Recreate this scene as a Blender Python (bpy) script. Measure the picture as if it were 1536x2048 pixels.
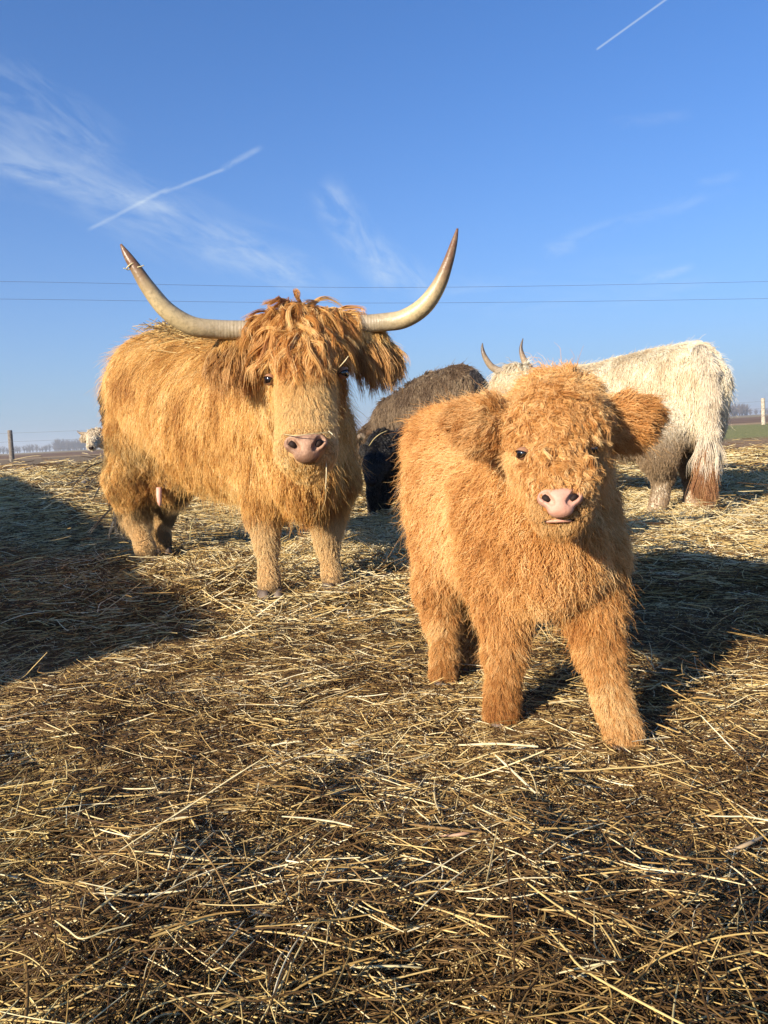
import bpy, math, random
import numpy as np
from mathutils import Vector, Matrix, kdtree

# ------------------------------------------------------------------ scene, camera, light
scene = bpy.context.scene
for o in list(bpy.data.objects):
    bpy.data.objects.remove(o)
COL = scene.collection
rng = np.random.default_rng(7)
random.seed(7)
R_ = math.radians

cam_d = bpy.data.cameras.new('camera')
cam = bpy.data.objects.new('camera', cam_d)
COL.objects.link(cam)
cam_d.sensor_fit = 'VERTICAL'
cam_d.sensor_height = 36.0
cam_d.sensor_width = 27.0
cam_d.lens = 36.0 * 1539 / 2048
cam_d.clip_start = 0.05
cam_d.clip_end = 6000
cam.matrix_world = (Matrix.Translation((0, 0, 0.70)) @ Matrix.Rotation(R_(90 - 5.8), 4, 'X')
                    @ Matrix.Rotation(R_(-3.0), 4, 'Z'))
scene.camera = cam

SUN_ELEV, SUN_AZ = R_(21.0), R_(223.0)       # azimuth of the sun, clockwise from +Y
sun_dir = Vector((math.sin(SUN_AZ) * math.cos(SUN_ELEV), math.cos(SUN_AZ) * math.cos(SUN_ELEV), math.sin(SUN_ELEV)))
sl = bpy.data.lights.new('sun', 'SUN')
sl.energy = 5.0
sl.angle = R_(0.5)
sl.color = (1.0, 0.87, 0.70)
sun = bpy.data.objects.new('sun', sl)
COL.objects.link(sun)
sun.rotation_euler = sun_dir.to_track_quat('Z', 'Y').to_euler()

scene.view_settings.view_transform = 'Standard'
scene.view_settings.look = 'None'
scene.view_settings.exposure = 0.98
scene.view_settings.gamma = 1.0
scene.view_settings.use_curve_mapping = False
scene.render.engine = 'CYCLES'
cy = scene.cycles
cy.use_denoising = True
cy.max_bounces = 8
cy.diffuse_bounces = 3
cy.glossy_bounces = 2
cy.transmission_bounces = 6
cy.transparent_max_bounces = 8
scene.cycles_curves.shape = 'RIBBONS'
scene.cycles_curves.subdivisions = 2

# ------------------------------------------------------------------ node helpers
class NT:
    def __init__(s, tree):
        s.t = tree
    def n(s, kind, **kw):
        nd = s.t.nodes.new(kind)
        for k, v in kw.items():
            setattr(nd, k, v)
        return nd
    def link(s, a, b):
        s.t.links.new(a, b)
    def put(s, sock, v):
        if isinstance(v, bpy.types.NodeSocket):
            s.t.links.new(v, sock)
        else:
            sock.default_value = v
    def m(s, op, a, b=None, c=None, clamp=False):
        nd = s.n('ShaderNodeMath', operation=op, use_clamp=clamp)
        s.put(nd.inputs[0], a)
        if b is not None: s.put(nd.inputs[1], b)
        if c is not None: s.put(nd.inputs[2], c)
        return nd.outputs[0]
    def dot(s, a, v):
        nd = s.n('ShaderNodeVectorMath', operation='DOT_PRODUCT')
        s.put(nd.inputs[0], a); nd.inputs[1].default_value = v
        return nd.outputs['Value']
    def mix(s, f, a, b, blend='MIX'):
        nd = s.n('ShaderNodeMix', data_type='RGBA', blend_type=blend)
        s.put(nd.inputs[0], f); s.put(nd.inputs[6], a); s.put(nd.inputs[7], b)
        return nd.outputs[2]
    def ramp(s, f, lo, hi, a=0.0, b=1.0, kind='SMOOTHSTEP'):
        nd = s.n('ShaderNodeMapRange', interpolation_type=kind)
        s.put(nd.inputs[0], f); s.put(nd.inputs[1], lo); s.put(nd.inputs[2], hi)
        nd.inputs[3].default_value = a; nd.inputs[4].default_value = b
        return nd.outputs[0]
    def noise(s, vec, scale, detail=3.0, rough=0.55, dist=0.0):
        nd = s.n('ShaderNodeTexNoise')
        if vec is not None: s.link(vec, nd.inputs['Vector'])
        nd.inputs['Scale'].default_value = scale; nd.inputs['Detail'].default_value = detail
        nd.inputs['Roughness'].default_value = rough; nd.inputs['Distortion'].default_value = dist
        return nd.outputs[0]

def material(name):
    m = bpy.data.materials.new(name)
    m.use_nodes = True
    t = NT(m.node_tree)
    b = m.node_tree.nodes['Principled BSDF']
    return m, t, b

def rgba(c): return (c[0], c[1], c[2], 1.0)

# ------------------------------------------------------------------ sky
world = bpy.data.worlds.new('World')
scene.world = world
world.use_nodes = True
wt = NT(world.node_tree)
bg = world.node_tree.nodes['Background']
SKY_TINT, HAZE_COL, CLOUD_COL = (0.56, 0.88, 1.22, 1), (2.45, 3.1, 3.85, 1), (4.2, 4.8, 5.3, 1)
sky = wt.n('ShaderNodeTexSky', sky_type='NISHITA')
sky.sun_disc = False
sky.sun_elevation = SUN_ELEV
sky.sun_rotation = SUN_AZ
sky.altitude = 200
sky.air_density = 1.0
sky.dust_density = 1.0
sky.ozone_density = 6.0
tc = wt.n('ShaderNodeTexCoord')
D = tc.outputs['Generated']
def unit(v):
    v = np.array(v, float) - np.array((0, 0, 0.7))
    return v / np.linalg.norm(v)
wob = wt.noise(D, 9.0, 4.0, 0.6)
wob2 = wt.noise(D, 40.0, 4.0, 0.6)
def streak(p, q, width, strength, wobble=0.0, taper=0.15, fine=None, lo=0.35, hi=0.7):
    """a cloud band in the sky from direction p to q; width in radians"""
    a, b = unit(p), unit(q)
    n = np.cross(a, b); n /= np.linalg.norm(n)
    c = a + b; c /= np.linalg.norm(c)
    t = np.cross(n, c)
    half = math.acos(np.dot(a, b)) / 2
    u = wt.dot(D, tuple(n))
    if wobble:
        u = wt.m('ADD', u, wt.m('MULTIPLY', wt.m('SUBTRACT', wob, 0.5), wobble))
    u = wt.m('ABSOLUTE', u)
    across = wt.ramp(u, 0.0, width, 1.0, 0.0)
    v = wt.dot(D, tuple(t))
    s0 = wt.ramp(v, -half, -half * (1 - 2 * taper), 0, 1)
    s1 = wt.ramp(v, half * (1 - 2 * taper), half, 1, 0)
    front = wt.ramp(wt.dot(D, tuple(c)), 0.2, 0.5, 0, 1)
    m_ = wt.m('MULTIPLY', wt.m('MULTIPLY', across, s0), wt.m('MULTIPLY', s1, front))
    if fine:
        # feathery texture stretched along the band
        mp = wt.n('ShaderNodeCombineXYZ')
        wt.put(mp.inputs[0], wt.m('MULTIPLY', v, fine[0])); wt.put(mp.inputs[1], wt.m('MULTIPLY', wt.dot(D, tuple(n)), fine[1]))
        wt.put(mp.inputs[2], wt.m('MULTIPLY', wt.dot(D, tuple(c)), 3.0))
        nz = wt.noise(mp.outputs[0], 1.0, 6.0, 0.62, 0.6)
        m_ = wt.m('MULTIPLY', m_, wt.ramp(nz, lo, hi, 0, 1))
    return wt.m('MULTIPLY', m_, strength)
clouds = [
    streak((-0.547, 1.000, 1.125), (-0.016, 1.000, 0.870), 0.060, 0.26, 0.03, 0.2, (9, 34), 0.36, 0.72),
    streak((-0.515, 1.000, 1.082), (-0.199, 1.000, 0.978), 0.022, 0.34, 0.02, 0.25, (14, 50), 0.3, 0.65),
    streak((-0.479, 1.000, 1.183), (-0.294, 1.000, 1.049), 0.05, 0.22, 0.03, 0.25, (12, 40), 0.4, 0.7),
    streak((-0.225, 1.000, 0.973), (-0.066, 1.000, 0.885), 0.035, 0.30, 0.02, 0.25, (14, 44), 0.4, 0.7),
    streak((-0.357, 1.000, 0.972), (-0.243, 1.000, 1.022), 0.0032, 0.26, 0.006, 0.12, (30, 90), 0.15, 0.5),
    streak((-0.259, 1.000, 1.013), (-0.173, 1.000, 1.040), 0.0032, 0.26, 0.006, 0.1, (30, 90), 0.15, 0.5),
    streak((-0.185, 1.000, 1.037), (-0.124, 1.000, 1.065), 0.0050, 0.25, 0.006, 0.25, (30, 90), 0.2, 0.6),
    streak((0.290, 1.000, 1.156), (0.420, 1.000, 1.237), 0.0018, 0.40, 0.0, 0.03),
    streak((-0.064, 1.000, 1.023), (0.035, 1.000, 0.874), 0.034, 0.36, 0.02, 0.2, (16, 34), 0.36, 0.7),
    streak((-0.012, 1.000, 0.944), (0.085, 1.000, 0.865), 0.03, 0.30, 0.02, 0.25, (16, 40), 0.36, 0.7),
    streak((0.214, 1.000, 0.917), (0.265, 1.000, 0.927), 0.014, 0.24, 0.01, 0.3, (30, 60), 0.3, 0.7),
    streak((0.337, 1.000, 0.872), (0.416, 1.000, 0.893), 0.008, 0.30, 0.006, 0.3, (30, 80), 0.3, 0.7),
    streak((0.227, 1.000, 0.926), (0.468, 1.000, 0.984), 0.012, 0.13, 0.01, 0.2, (20, 60), 0.35, 0.7),
    streak((0.405, 1.000, 0.990), (0.474, 1.000, 1.002), 0.008, 0.14, 0.01, 0.3, (20, 60), 0.3, 0.7),
    streak((0.294, 1.000, 1.068), (0.418, 1.000, 1.076), 0.010, 0.10, 0.01, 0.3, (20, 60), 0.3, 0.7),
    streak((0.034, 1.000, 0.868), (0.480, 1.000, 0.870), 0.05, 0.12, 0.03, 0.2, (8, 40), 0.4, 0.75),
]
tot = clouds[0]
for c_ in clouds[1:]:
    tot = wt.m('ADD', tot, c_)
tot = wt.m('MINIMUM', tot, 0.8)
gm_ = wt.n('ShaderNodeGamma'); gm_.inputs[1].default_value = 0.9
wt.link(sky.outputs[0], gm_.inputs[0])
skyc = wt.mix(1.0, gm_.outputs[0], SKY_TINT, 'MULTIPLY')
el = wt.n('ShaderNodeSeparateXYZ'); wt.link(D, el.inputs[0])
hz = wt.m('POWER', 2.718, wt.m('MULTIPLY', wt.m('ABSOLUTE', el.outputs[2]), -6.4))      # ground haze whitens the lowest sky
skyc = wt.mix(wt.m('MULTIPLY', hz, 0.92), skyc, HAZE_COL)
cloudy = wt.mix(tot, skyc, CLOUD_COL)
wt.link(cloudy, bg.inputs[0])
bg.inputs[1].default_value = 0.092

# ------------------------------------------------------------------ object helpers
def link(o, parent=None):
    COL.objects.link(o)
    if parent is not None:
        o.parent = parent
    return o
def thing(name, label, cat, loc=(0, 0, 0), group=None):
    o = bpy.data.objects.new(name, None)
    o.empty_display_size = 0.1
    o.location = loc
    link(o)
    o['label'] = label; o['category'] = cat
    if group: o['group'] = group
    return o
def tag(o, label=None, cat=None, group=None, kind=None):
    if label: o['label'] = label
    if cat: o['category'] = cat
    if group: o['group'] = group
    if kind: o['kind'] = kind
    return o
def base_of(parent):
    """world translation of an (unrotated) parent chain"""
    v = Vector((0, 0, 0))
    while parent is not None:
        v += parent.location
        parent = parent.parent
    return np.array(v)
def mesh_obj(name, V, F, mat, parent=None, smooth=True, colors=None):
    """V in world coordinates"""
    V = np.asarray(V, float) - base_of(parent)
    me = bpy.data.meshes.new(name)
    if isinstance(F, np.ndarray):
        k = F.shape[1]
        me.vertices.add(len(V)); me.vertices.foreach_set('co', V.astype(np.float32).ravel())
        me.loops.add(F.size); me.loops.foreach_set('vertex_index', F.astype(np.int32).ravel())
        me.polygons.add(len(F)); me.polygons.foreach_set('loop_start', np.arange(len(F), dtype=np.int32) * k)
        me.update(calc_edges=True)
    else:
        me.from_pydata([tuple(v) for v in V], [], F)
    me.polygons.foreach_set('use_smooth', np.full(len(me.polygons), smooth))
    if colors is not None:
        at = me.color_attributes.new('col', 'FLOAT_COLOR', 'POINT')
        c4 = np.ones((len(V), 4), np.float32); c4[:, :3] = colors
        at.data.foreach_set('color', c4.ravel())
    me.materials.append(mat)
    me.validate()
    return link(bpy.data.objects.new(name, me), parent)
def curve_obj(name, P, rad, col, mat, parent=None):
    """P (n, k, 3) world points, rad (n, k), col (n, 3): strands as a hair curves object"""
    n, k, _ = P.shape
    hc = bpy.data.hair_curves.new(name)
    hc.add_curves([k] * n)
    P = P - base_of(parent)
    hc.attributes['position'].data.foreach_set('vector', P.astype(np.float32).ravel())
    ra = hc.attributes.get('radius') or hc.attributes.new('radius', 'FLOAT', 'POINT')
    ra.data.foreach_set('value', rad.astype(np.float32).ravel())
    at = hc.attributes.new('col', 'FLOAT_COLOR', 'CURVE')
    c4 = np.ones((n, 4), np.float32); c4[:, :3] = col
    at.data.foreach_set('color', c4.ravel())
    hc.materials.append(mat)
    return link(bpy.data.objects.new(name, hc), parent)

# ------------------------------------------------------------------ numpy noise
def _hash(ix, iy, iz, seed):
    h = (ix * 374761393 + iy * 668265263 + iz * 2147483647 + seed * 974634777) & 0xffffffff
    h = ((h ^ (h >> 13)) * 1274126177) & 0xffffffff
    return ((h ^ (h >> 16)) & 0xffff) / 65535.0
def vnoise(p, scale=1.0, seed=0, octaves=1):
    p = np.asarray(p, float) * scale
    out = 0; amp = 1.0; norm = 0
    for o in range(octaves):
        i = np.floor(p).astype(np.int64); f = p - i
        u = f * f * (3 - 2 * f)
        r = 0
        for dx in (0, 1):
            wx = u[..., 0] if dx else 1 - u[..., 0]
            for dy in (0, 1):
                wy = u[..., 1] if dy else 1 - u[..., 1]
                for dz in (0, 1):
                    wz = u[..., 2] if dz else 1 - u[..., 2]
                    r = r + wx * wy * wz * _hash(i[..., 0] + dx, i[..., 1] + dy, i[..., 2] + dz, seed + o)
        out = out + amp * r; norm += amp; amp *= 0.5; p = p * 2.03
    return out / norm
def S(x): x = np.clip(x, 0, 1); return x * x * (3 - 2 * x)
def nrm(v): return v / np.maximum(np.linalg.norm(v, axis=-1, keepdims=True), 1e-9)

# ------------------------------------------------------------------ ground
FEET = []
def Hg(x, y):
    x = np.asarray(x, float); y = np.asarray(y, float)
    p = np.stack([x, y, x * 0], -1)
    left = S((1.5 - x) / 5.0)
    h = left * 0.36 * S((y - 5.0) / 7.5)
    right = S((x + 1.0) / 6.0)
    h = h + right * 0.17 * S((y - 9.0) / 25.0)
    # behind everything the yard levels off into the field
    near = S((26 - y) / 8.0)
    h = h + near * (0.034 * (vnoise(p, 0.9, 3, 2) - 0.55) + 0.040 * (vnoise(p, 2.6, 9, 2) - 0.55) + 0.03 * (vnoise(p, 7.0, 5, 2) - 0.5))
    # loose hay heaps
    for hx, hy, r, a in ((-0.15, 7.7, 0.8, 0.05), (3.5, 6.9, 0.9, 0.08), (2.6, 4.6, 0.7, 0.015), (-5.2, 9.8, 2.2, 0.06), (-3.6, 11.5, 1.2, 0.07), (-1.1, 3.6, .5, .03)):
        h = h + a * np.exp(-((x - hx) ** 2 + (y - hy) ** 2) / (r * r))
    for fx, fy in FEET:
        w = np.exp(-((x - fx) ** 2 + (y - fy) ** 2) / 0.12 ** 2)
        h = h * (1 - w)
    return h

FEET += [(0.256, 1.776, 0.000)[:2], (0.504, 1.616, 0.000)[:2], (0.140, 2.106, 0.000)[:2], (0.223, 2.217, 0.000)[:2], (-0.516, 3.297, 0.000)[:2], (-0.242, 3.386, 0.000)[:2],
         (-1.416, 4.513, 0.000)[:2], (-1.502, 5.136, 0.000)[:2], (1.975, 5.578, 0.000)[:2], (2.323, 5.761, 0.000)[:2], (-0.014, 6.641, 0.000)[:2], (-0.091, 7.030, 0.000)[:2]]

nr, na = 300, 420
rr = 0.25 * (2500 / 0.25) ** (np.linspace(0, 1, nr))
aa = np.linspace(0, 2 * np.pi, na, endpoint=False)
gx = (rr[:, None] * np.sin(aa)[None]).ravel(); gy = (rr[:, None] * np.cos(aa)[None]).ravel()
gz = Hg(gx, gy)
GV = np.stack([gx, gy, gz], 1)
GV = np.concatenate([GV, [[0, 0, float(Hg(0, 0))]]])
ii = np.arange(nr - 1)[:, None] * na; jj = np.arange(na)[None]; j2 = (jj + 1) % na
GF = np.stack([ii + jj, ii + j2, ii + na + j2, ii + na + jj], -1).reshape(-1, 4)
GF = GF[:, ::-1]
F_list = [tuple(q) for q in GF.tolist()] + [(int(j), int((j + 1) % na), len(GV) - 1) for j in range(na)]

gm, t, b = material('ground_soil')
geo = t.n('ShaderNodeNewGeometry')
pos = geo.outputs['Position']
sep = t.n('ShaderNodeSeparateXYZ'); t.link(pos, sep.inputs[0])
X, Y = sep.outputs[0], sep.outputs[1]
n1 = t.noise(pos, 1.3, 5, 0.6); n2 = t.noise(pos, 14.0, 5, 0.65); n3 = t.noise(pos, 0.12, 4, 0.6); n4 = t.noise(pos, 60.0, 4, 0.7)
soil = t.mix(t.ramp(n2, 0.35, 0.65), rgba((.042, .024, .010)), rgba((.11, .064, .025)))
soil = t.mix(t.ramp(n4, 0.5, 0.68), soil, rgba((.16, .10, .04)))
dry = t.mix(t.ramp(n2, 0.3, 0.7), rgba((.075, .045, .018)), rgba((.28, .19, .075)))
yardmix = t.ramp(t.m('ADD', Y, t.m('MULTIPLY', t.m('SUBTRACT', n1, .5), 3.0)), 2.6, 6.5)
yard = t.mix(t.m('MULTIPLY', yardmix, .7), soil, dry)
# beyond the yard: trodden soil, a green strip, then tan and brown field bands
yw = t.m('ADD', Y, t.m('MULTIPLY', t.m('SUBTRACT', n3, .5), 7.0))
trod = t.mix(t.ramp(n2, .35, .65), rgba((.17, .10, .055)), rgba((.34, .23, .12)))
greenn = t.mix(t.ramp(n2, .35, .65), rgba((.14, .15, .045)), rgba((.30, .28, .11)))
green = t.mix(t.ramp(X, 2.0, 9.0), rgba((.20, .145, .085)), greenn)
c = t.mix(t.ramp(yw, 11.5, 14.5), yard, trod)
c = t.mix(t.ramp(yw, 19.5, 22.5), c, green)
tan = t.mix(t.ramp(n2, .3, .7), rgba((.28, .19, .10)), rgba((.40, .29, .16)))
c = t.mix(t.ramp(yw, 40, 43), c, tan)
brown = t.mix(t.ramp(n3, .35, .65), rgba((.15, .095, .06)), rgba((.22, .14, .085)))
c = t.mix(t.ramp(yw, 46, 52), c, brown)
far = t.mix(t.ramp(n3, .35, .65), rgba((.30, .22, .12)), rgba((.22, .18, .09)))
c = t.mix(t.ramp(yw, 130, 160), c, far)
t.link(c, b.inputs['Base Color'])
b.inputs['Roughness'].default_value = 0.95
b.inputs['Specular IOR Level'].default_value = 0.15
bp = t.n('ShaderNodeBump'); bp.inputs['Strength'].default_value = 0.7; bp.inputs['Distance'].default_value = 0.03
t.link(t.m('ADD', n2, t.m('MULTIPLY', n4, .4)), bp.inputs['Height']); t.link(bp.outputs[0], b.inputs['Normal'])
ground = mesh_obj('ground', GV, F_list, gm)
tag(ground, kind='structure')

# ------------------------------------------------------------------ implicit bodies
class Body:
    def __init__(s, k=55.0):
        s.p = []; s.k = k
    def cap(s, a, b_, ra, rb, tg, cd, cut=False):
        s.p.append(('c', np.array(a, float), np.array(b_, float), ra, rb, tg, np.array(cd, float)))
    def chain(s, pts, radii, tg, cd):
        for i in range(len(pts) - 1):
            s.cap(pts[i], pts[i + 1], radii[i], radii[i + 1], tg if isinstance(tg, str) else tg[i], cd)
    def ell(s, c, rad, axes, tg, cd):
        s.p.append(('e', np.array(c, float), np.array(rad, float), np.array(axes, float), 0, tg, np.array(cd, float)))
    def one(s, q, P):
        if q[0] == 'c':
            a, b_, ra, rb = q[1:5]
            ab = b_ - a; pa = P - a
            h = np.clip(pa @ ab / max(ab @ ab, 1e-9), 0, 1)
            return np.linalg.norm(pa - h[:, None] * ab, axis=1) - (ra + (rb - ra) * h)
        c_, rad, A = q[1:4]
        l = (P - c_) @ A.T
        k0 = np.linalg.norm(l / rad, axis=1); k1 = np.linalg.norm(l / (rad * rad), axis=1)
        return k0 * (k0 - 1) / np.maximum(k1, 1e-6)
    def d(s, P):
        acc = 0
        for q in s.p:
            acc = acc + np.exp(-s.k * np.clip(s.one(q, P), -0.5, 3))
        return -np.log(np.maximum(acc, 1e-30)) / s.k
    def grad(s, P, e=2e-3):
        g = np.stack([s.d(P + np.eye(3)[i] * e) - s.d(P - np.eye(3)[i] * e) for i in range(3)], 1)
        return nrm(g)
    def weights(s, P, k=40.0):
        w = np.stack([np.exp(-k * np.clip(s.one(q, P), -0.3, 1.0)) for q in s.p], 1)
        return w / w.sum(1, keepdims=True)
    def bounds(s):
        lo = np.full(3, 9e9); hi = -lo
        for q in s.p:
            if q[0] == 'c':
                for c_, r in ((q[1], q[3]), (q[2], q[4])):
                    lo = np.minimum(lo, c_ - r); hi = np.maximum(hi, c_ + r)
            else:
                r = q[2].max(); lo = np.minimum(lo, q[1] - r); hi = np.maximum(hi, q[1] + r)
        return lo - 0.06, hi + 0.06

def surface_nets(fn, lo, hi, h):
    n = np.ceil((hi - lo) / h).astype(int) + 1
    g = np.stack(np.meshgrid(*[lo[i] + h * np.arange(n[i]) for i in range(3)], indexing='ij'), -1)
    flat = g.reshape(-1, 3); val = np.empty(len(flat))
    for i in range(0, len(flat), 200000):
        val[i:i + 200000] = fn(flat[i:i + 200000])
    val = val.reshape(n)
    cn = n - 1
    acc = np.zeros((*cn, 3)); cnt = np.zeros(cn)
    offs = [(0,0,0),(1,0,0),(0,1,0),(1,1,0),(0,0,1),(1,0,1),(0,1,1),(1,1,1)]
    def corner(a, o): return a[o[0]:o[0] + cn[0], o[1]:o[1] + cn[1], o[2]:o[2] + cn[2]]
    for a in range(8):
        for b_ in range(a + 1, 8):
            if bin(a ^ b_).count('1') != 1: continue
            va, vb = corner(val, offs[a]), corner(val, offs[b_])
            m_ = (va < 0) != (vb < 0)
            tt = np.where(m_, va / np.where(m_, va - vb, 1), 0)
            pa, pb = corner(g, offs[a]), corner(g, offs[b_])
            acc += np.where(m_[..., None], pa + tt[..., None] * (pb - pa), 0); cnt += m_
    act = cnt > 0
    idx = -np.ones(cn, int); idx[act] = np.arange(act.sum())
    V = acc[act] / cnt[act][:, None]
    Fs = []
    for ax in range(3):
        o1, o2 = [i for i in range(3) if i != ax]
        sl0 = [slice(None)] * 3; sl1 = [slice(None)] * 3
        sl0[ax] = slice(0, -1); sl1[ax] = slice(1, None)
        v0, v1 = val[tuple(sl0)], val[tuple(sl1)]
        m_ = (v0 < 0) != (v1 < 0)
        I = np.argwhere(m_)
        I = I[(I[:, o1] > 0) & (I[:, o2] > 0) & (I[:, o1] < cn[o1]) & (I[:, o2] < cn[o2])]
        inside = v0[tuple(I.T)] < 0
        def c4(d1, d2):
            J = I.copy(); J[:, o1] -= d1; J[:, o2] -= d2
            return idx[tuple(J.T)]
        q = np.stack([c4(1, 1), c4(0, 1), c4(0, 0), c4(1, 0)], 1)
        flip = inside if ax != 1 else ~inside
        q[~flip] = q[~flip][:, ::-1]
        Fs.append(q)
    F = np.concatenate(Fs); F = F[(F >= 0).all(1)]
    ctr = V[F].mean(1)
    fn_ = nrm(np.cross(V[F[:, 2]] - V[F[:, 0]], V[F[:, 3]] - V[F[:, 1]]))
    e = h * .3
    bad = fn(ctr + fn_ * e) < fn(ctr - fn_ * e)
    F[bad] = F[bad][:, ::-1]
    return V, F

def body_mesh(B, h, name, mat, parent):
    lo, hi = B.bounds()
    V, F = surface_nets(B.d, lo, hi, h)
    for _ in range(2):
        V = V - B.grad(V) * B.d(V)[:, None]
    o = mesh_obj(name, V, F, mat, parent)
    return o, V, F

def sample_roots(B, V, F, n, keep=None, side=0.35):
    T = np.concatenate([F[:, [0, 1, 2]], F[:, [0, 2, 3]]])
    a, b_, c_ = V[T[:, 0]], V[T[:, 1]], V[T[:, 2]]
    cr = np.cross(b_ - a, c_ - a); ar = np.linalg.norm(cr, axis=1)
    ctr = (a + b_ + c_) / 3
    nn = B.grad(ctr)
    view = nrm(np.array((0, 0, .7)) - ctr)
    w = ar * np.where((nn * view).sum(1) > -0.25, 1.0, side)
    if keep is not None: w = w * keep(ctr)
    pick = rng.choice(len(T), n, p=w / w.sum())
    u = rng.random(n); v = rng.random(n); fl = u + v > 1; u[fl] = 1 - u[fl]; v[fl] = 1 - v[fl]
    return a[pick] + u[:, None] * (b_[pick] - a[pick]) + v[:, None] * (c_[pick] - a[pick])

def grow(B, roots, L, lift, comb, seg, droop, wave, wfreq, curl_seed, push=0.004, wander=0.0, mess=.12):
    """guide strands: start along comb+lift, sag, wave, keep outside the body"""
    n = len(roots)
    N = B.grad(roots)
    d = nrm(comb - (comb * N).sum(1, keepdims=True) * N * 0.9 + N * lift[:, None] + mess * rng.normal(size=(n, 3)))
    P = np.empty((n, seg + 1, 3)); P[:, 0] = roots
    ph = rng.random(n) * 6.283; ph2 = rng.random(n) * 6.283
    fr = wfreq * (0.7 + 0.6 * rng.random(n))
    side = nrm(np.cross(d, N))
    wd = rng.normal(size=n) * wander
    wd2 = rng.normal(size=n) * wander
    base = roots.copy()
    st = (L / seg)[:, None]
    for i in range(1, seg + 1):
        tt = i / seg
        d = nrm(d + np.array((0, 0, -1.0)) * (droop[:, None] * (0.25 + tt)) / seg * 2)
        if wander:
            w_ = np.where(tt < .5, wd, wd2)[:, None]
            d = nrm(d + np.cross(d, B.grad(base)) * w_ * 2.4 / seg)
        base = base + d * st
        sd = B.d(base)
        lim = push * (0.5 + tt)
        g = B.grad(base)
        base = base + g * np.clip(lim - sd, 0, 0.05)[:, None]
        bad = (sd < lim)
        dn = (d * g).sum(1, keepdims=True)
        d = np.where((bad & (dn[:, 0] < 0))[:, None], nrm(d - dn * g), d)
        amp = (wave * L * min(1, 1.6 * tt))[:, None]
        P[:, i] = base + amp * (side * np.sin(fr * tt * 6.283 + ph)[:, None] + 0.6 * N * np.sin(fr * tt * 6.283 + ph2)[:, None])
    return P, N

def clump_strands(GP, Groot, roots, clump, cpow, jit, lenvar=0.35, res=None):
    """strands that follow the nearest guide and draw together towards its tip"""
    kd = kdtree.KDTree(len(Groot))
    for i, c_ in enumerate(Groot): kd.insert(c_, i)
    kd.balance()
    near = np.fromiter((kd.find(r)[1] for r in roots), int, len(roots))
    seg = GP.shape[1] - 1
    tt = np.linspace(0, 1, seg + 1)
    sc = (1 - lenvar * rng.random(len(roots)))
    k = seg + 1
    # resample the guide at a shortened length
    pos_ = sc[:, None] * tt[None] * seg
    i0 = np.minimum(pos_.astype(int), seg - 1); f = (pos_ - i0)[..., None]
    g = GP[near]
    ar = np.arange(len(roots))[:, None]
    q = g[ar, i0] * (1 - f) + g[ar, i0 + 1] * f
    cl = clump[near][:, None] * (tt[None] ** cpow)
    off = (roots - Groot[near])[:, None, :]
    P = q + off * (1 - cl)[..., None]
    j = rng.normal(size=(len(roots), 1, 3)) * jit[near][:, None, None] * (tt[None, :, None])
    j2_ = rng.normal(size=(len(roots), k, 3)) * (jit[near][:, None, None] * 0.25) * (tt[None, :, None] ** .5)
    P = P + j + j2_
    return P, near

def radii(n, k, r0, tip=0.25):
    tt = np.linspace(0, 1, k)
    prof = np.where(tt < .55, 1.0, 1 - (1 - tip) * ((tt - .55) / .45) ** 1.2)
    return r0[:, None] * prof[None]

# ------------------------------------------------------------------ materials for animals
def fur_material(name, root=0.52, tip=1.10, rough=0.45, spec=0.30, trans=0.26):
    m, t, b = material(name)
    at = t.n('ShaderNodeAttribute', attribute_name='col')
    hi = t.n('ShaderNodeHairInfo')
    f = t.ramp(hi.outputs['Intercept'], 0, 0.85, root, tip, 'LINEAR')
    c = t.n('ShaderNodeVectorMath', operation='SCALE')
    t.link(at.outputs['Color'], c.inputs[0]); t.link(f, c.inputs['Scale'])
    t.link(c.outputs[0], b.inputs['Base Color'])
    b.inputs['Roughness'].default_value = rough
    b.inputs['Specular IOR Level'].default_value = spec
    tr = t.n('ShaderNodeBsdfTranslucent'); t.link(c.outputs[0], tr.inputs[0])
    mx = t.n('ShaderNodeMixShader'); mx.inputs[0].default_value = trans
    out = m.node_tree.nodes['Material Output']
    t.link(b.outputs[0], mx.inputs[1]); t.link(tr.outputs[0], mx.inputs[2]); t.link(mx.outputs[0], out.inputs[0])
    return m
M_FUR = fur_material('fur')
M_FUR_DARK = fur_material('dark_fur', 0.8, 1.0, 0.4, 0.5, 0.05)
def plain(name, colr, rough=0.6, spec=0.3, bump=None, var=None, coat=0.0):
    m, t, b = material(name)
    geo = t.n('ShaderNodeTexCoord').outputs['Object']
    if var:
        n = t.noise(geo, var[1], 5, .6)
        t.link(t.mix(t.ramp(n, .35, .65), rgba(colr), rgba(var[0])), b.inputs['Base Color'])
    else:
        b.inputs['Base Color'].default_value = rgba(colr)
    b.inputs['Roughness'].default_value = rough
    b.inputs['Specular IOR Level'].default_value = spec
    b.inputs['Coat Weight'].default_value = coat
    if bump:
        bp = t.n('ShaderNodeBump'); bp.inputs['Strength'].default_value = bump[1]; bp.inputs['Distance'].default_value = bump[2]
        t.link(t.noise(geo, bump[0], 6, .7), bp.inputs['Height']); t.link(bp.outputs[0], b.inputs['Normal'])
    return m
M_SKIN_GOLD = plain('golden_hide', (.50, .31, .14), .9, .1, None, ((.42, .25, .10), 8))
M_SKIN_ORANGE = plain('orange_hide', (.34, .15, .045), .9, .1, None, ((.28, .12, .035), 10))
M_SKIN_WHITE = plain('white_hide', (.55, .46, .33), .9, .1, None, ((.45, .36, .25), 8))
M_SKIN_BROWN = plain('brown_hide', (.10, .062, .036), .9, .1, None, ((.07, .04, .022), 8))
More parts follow.
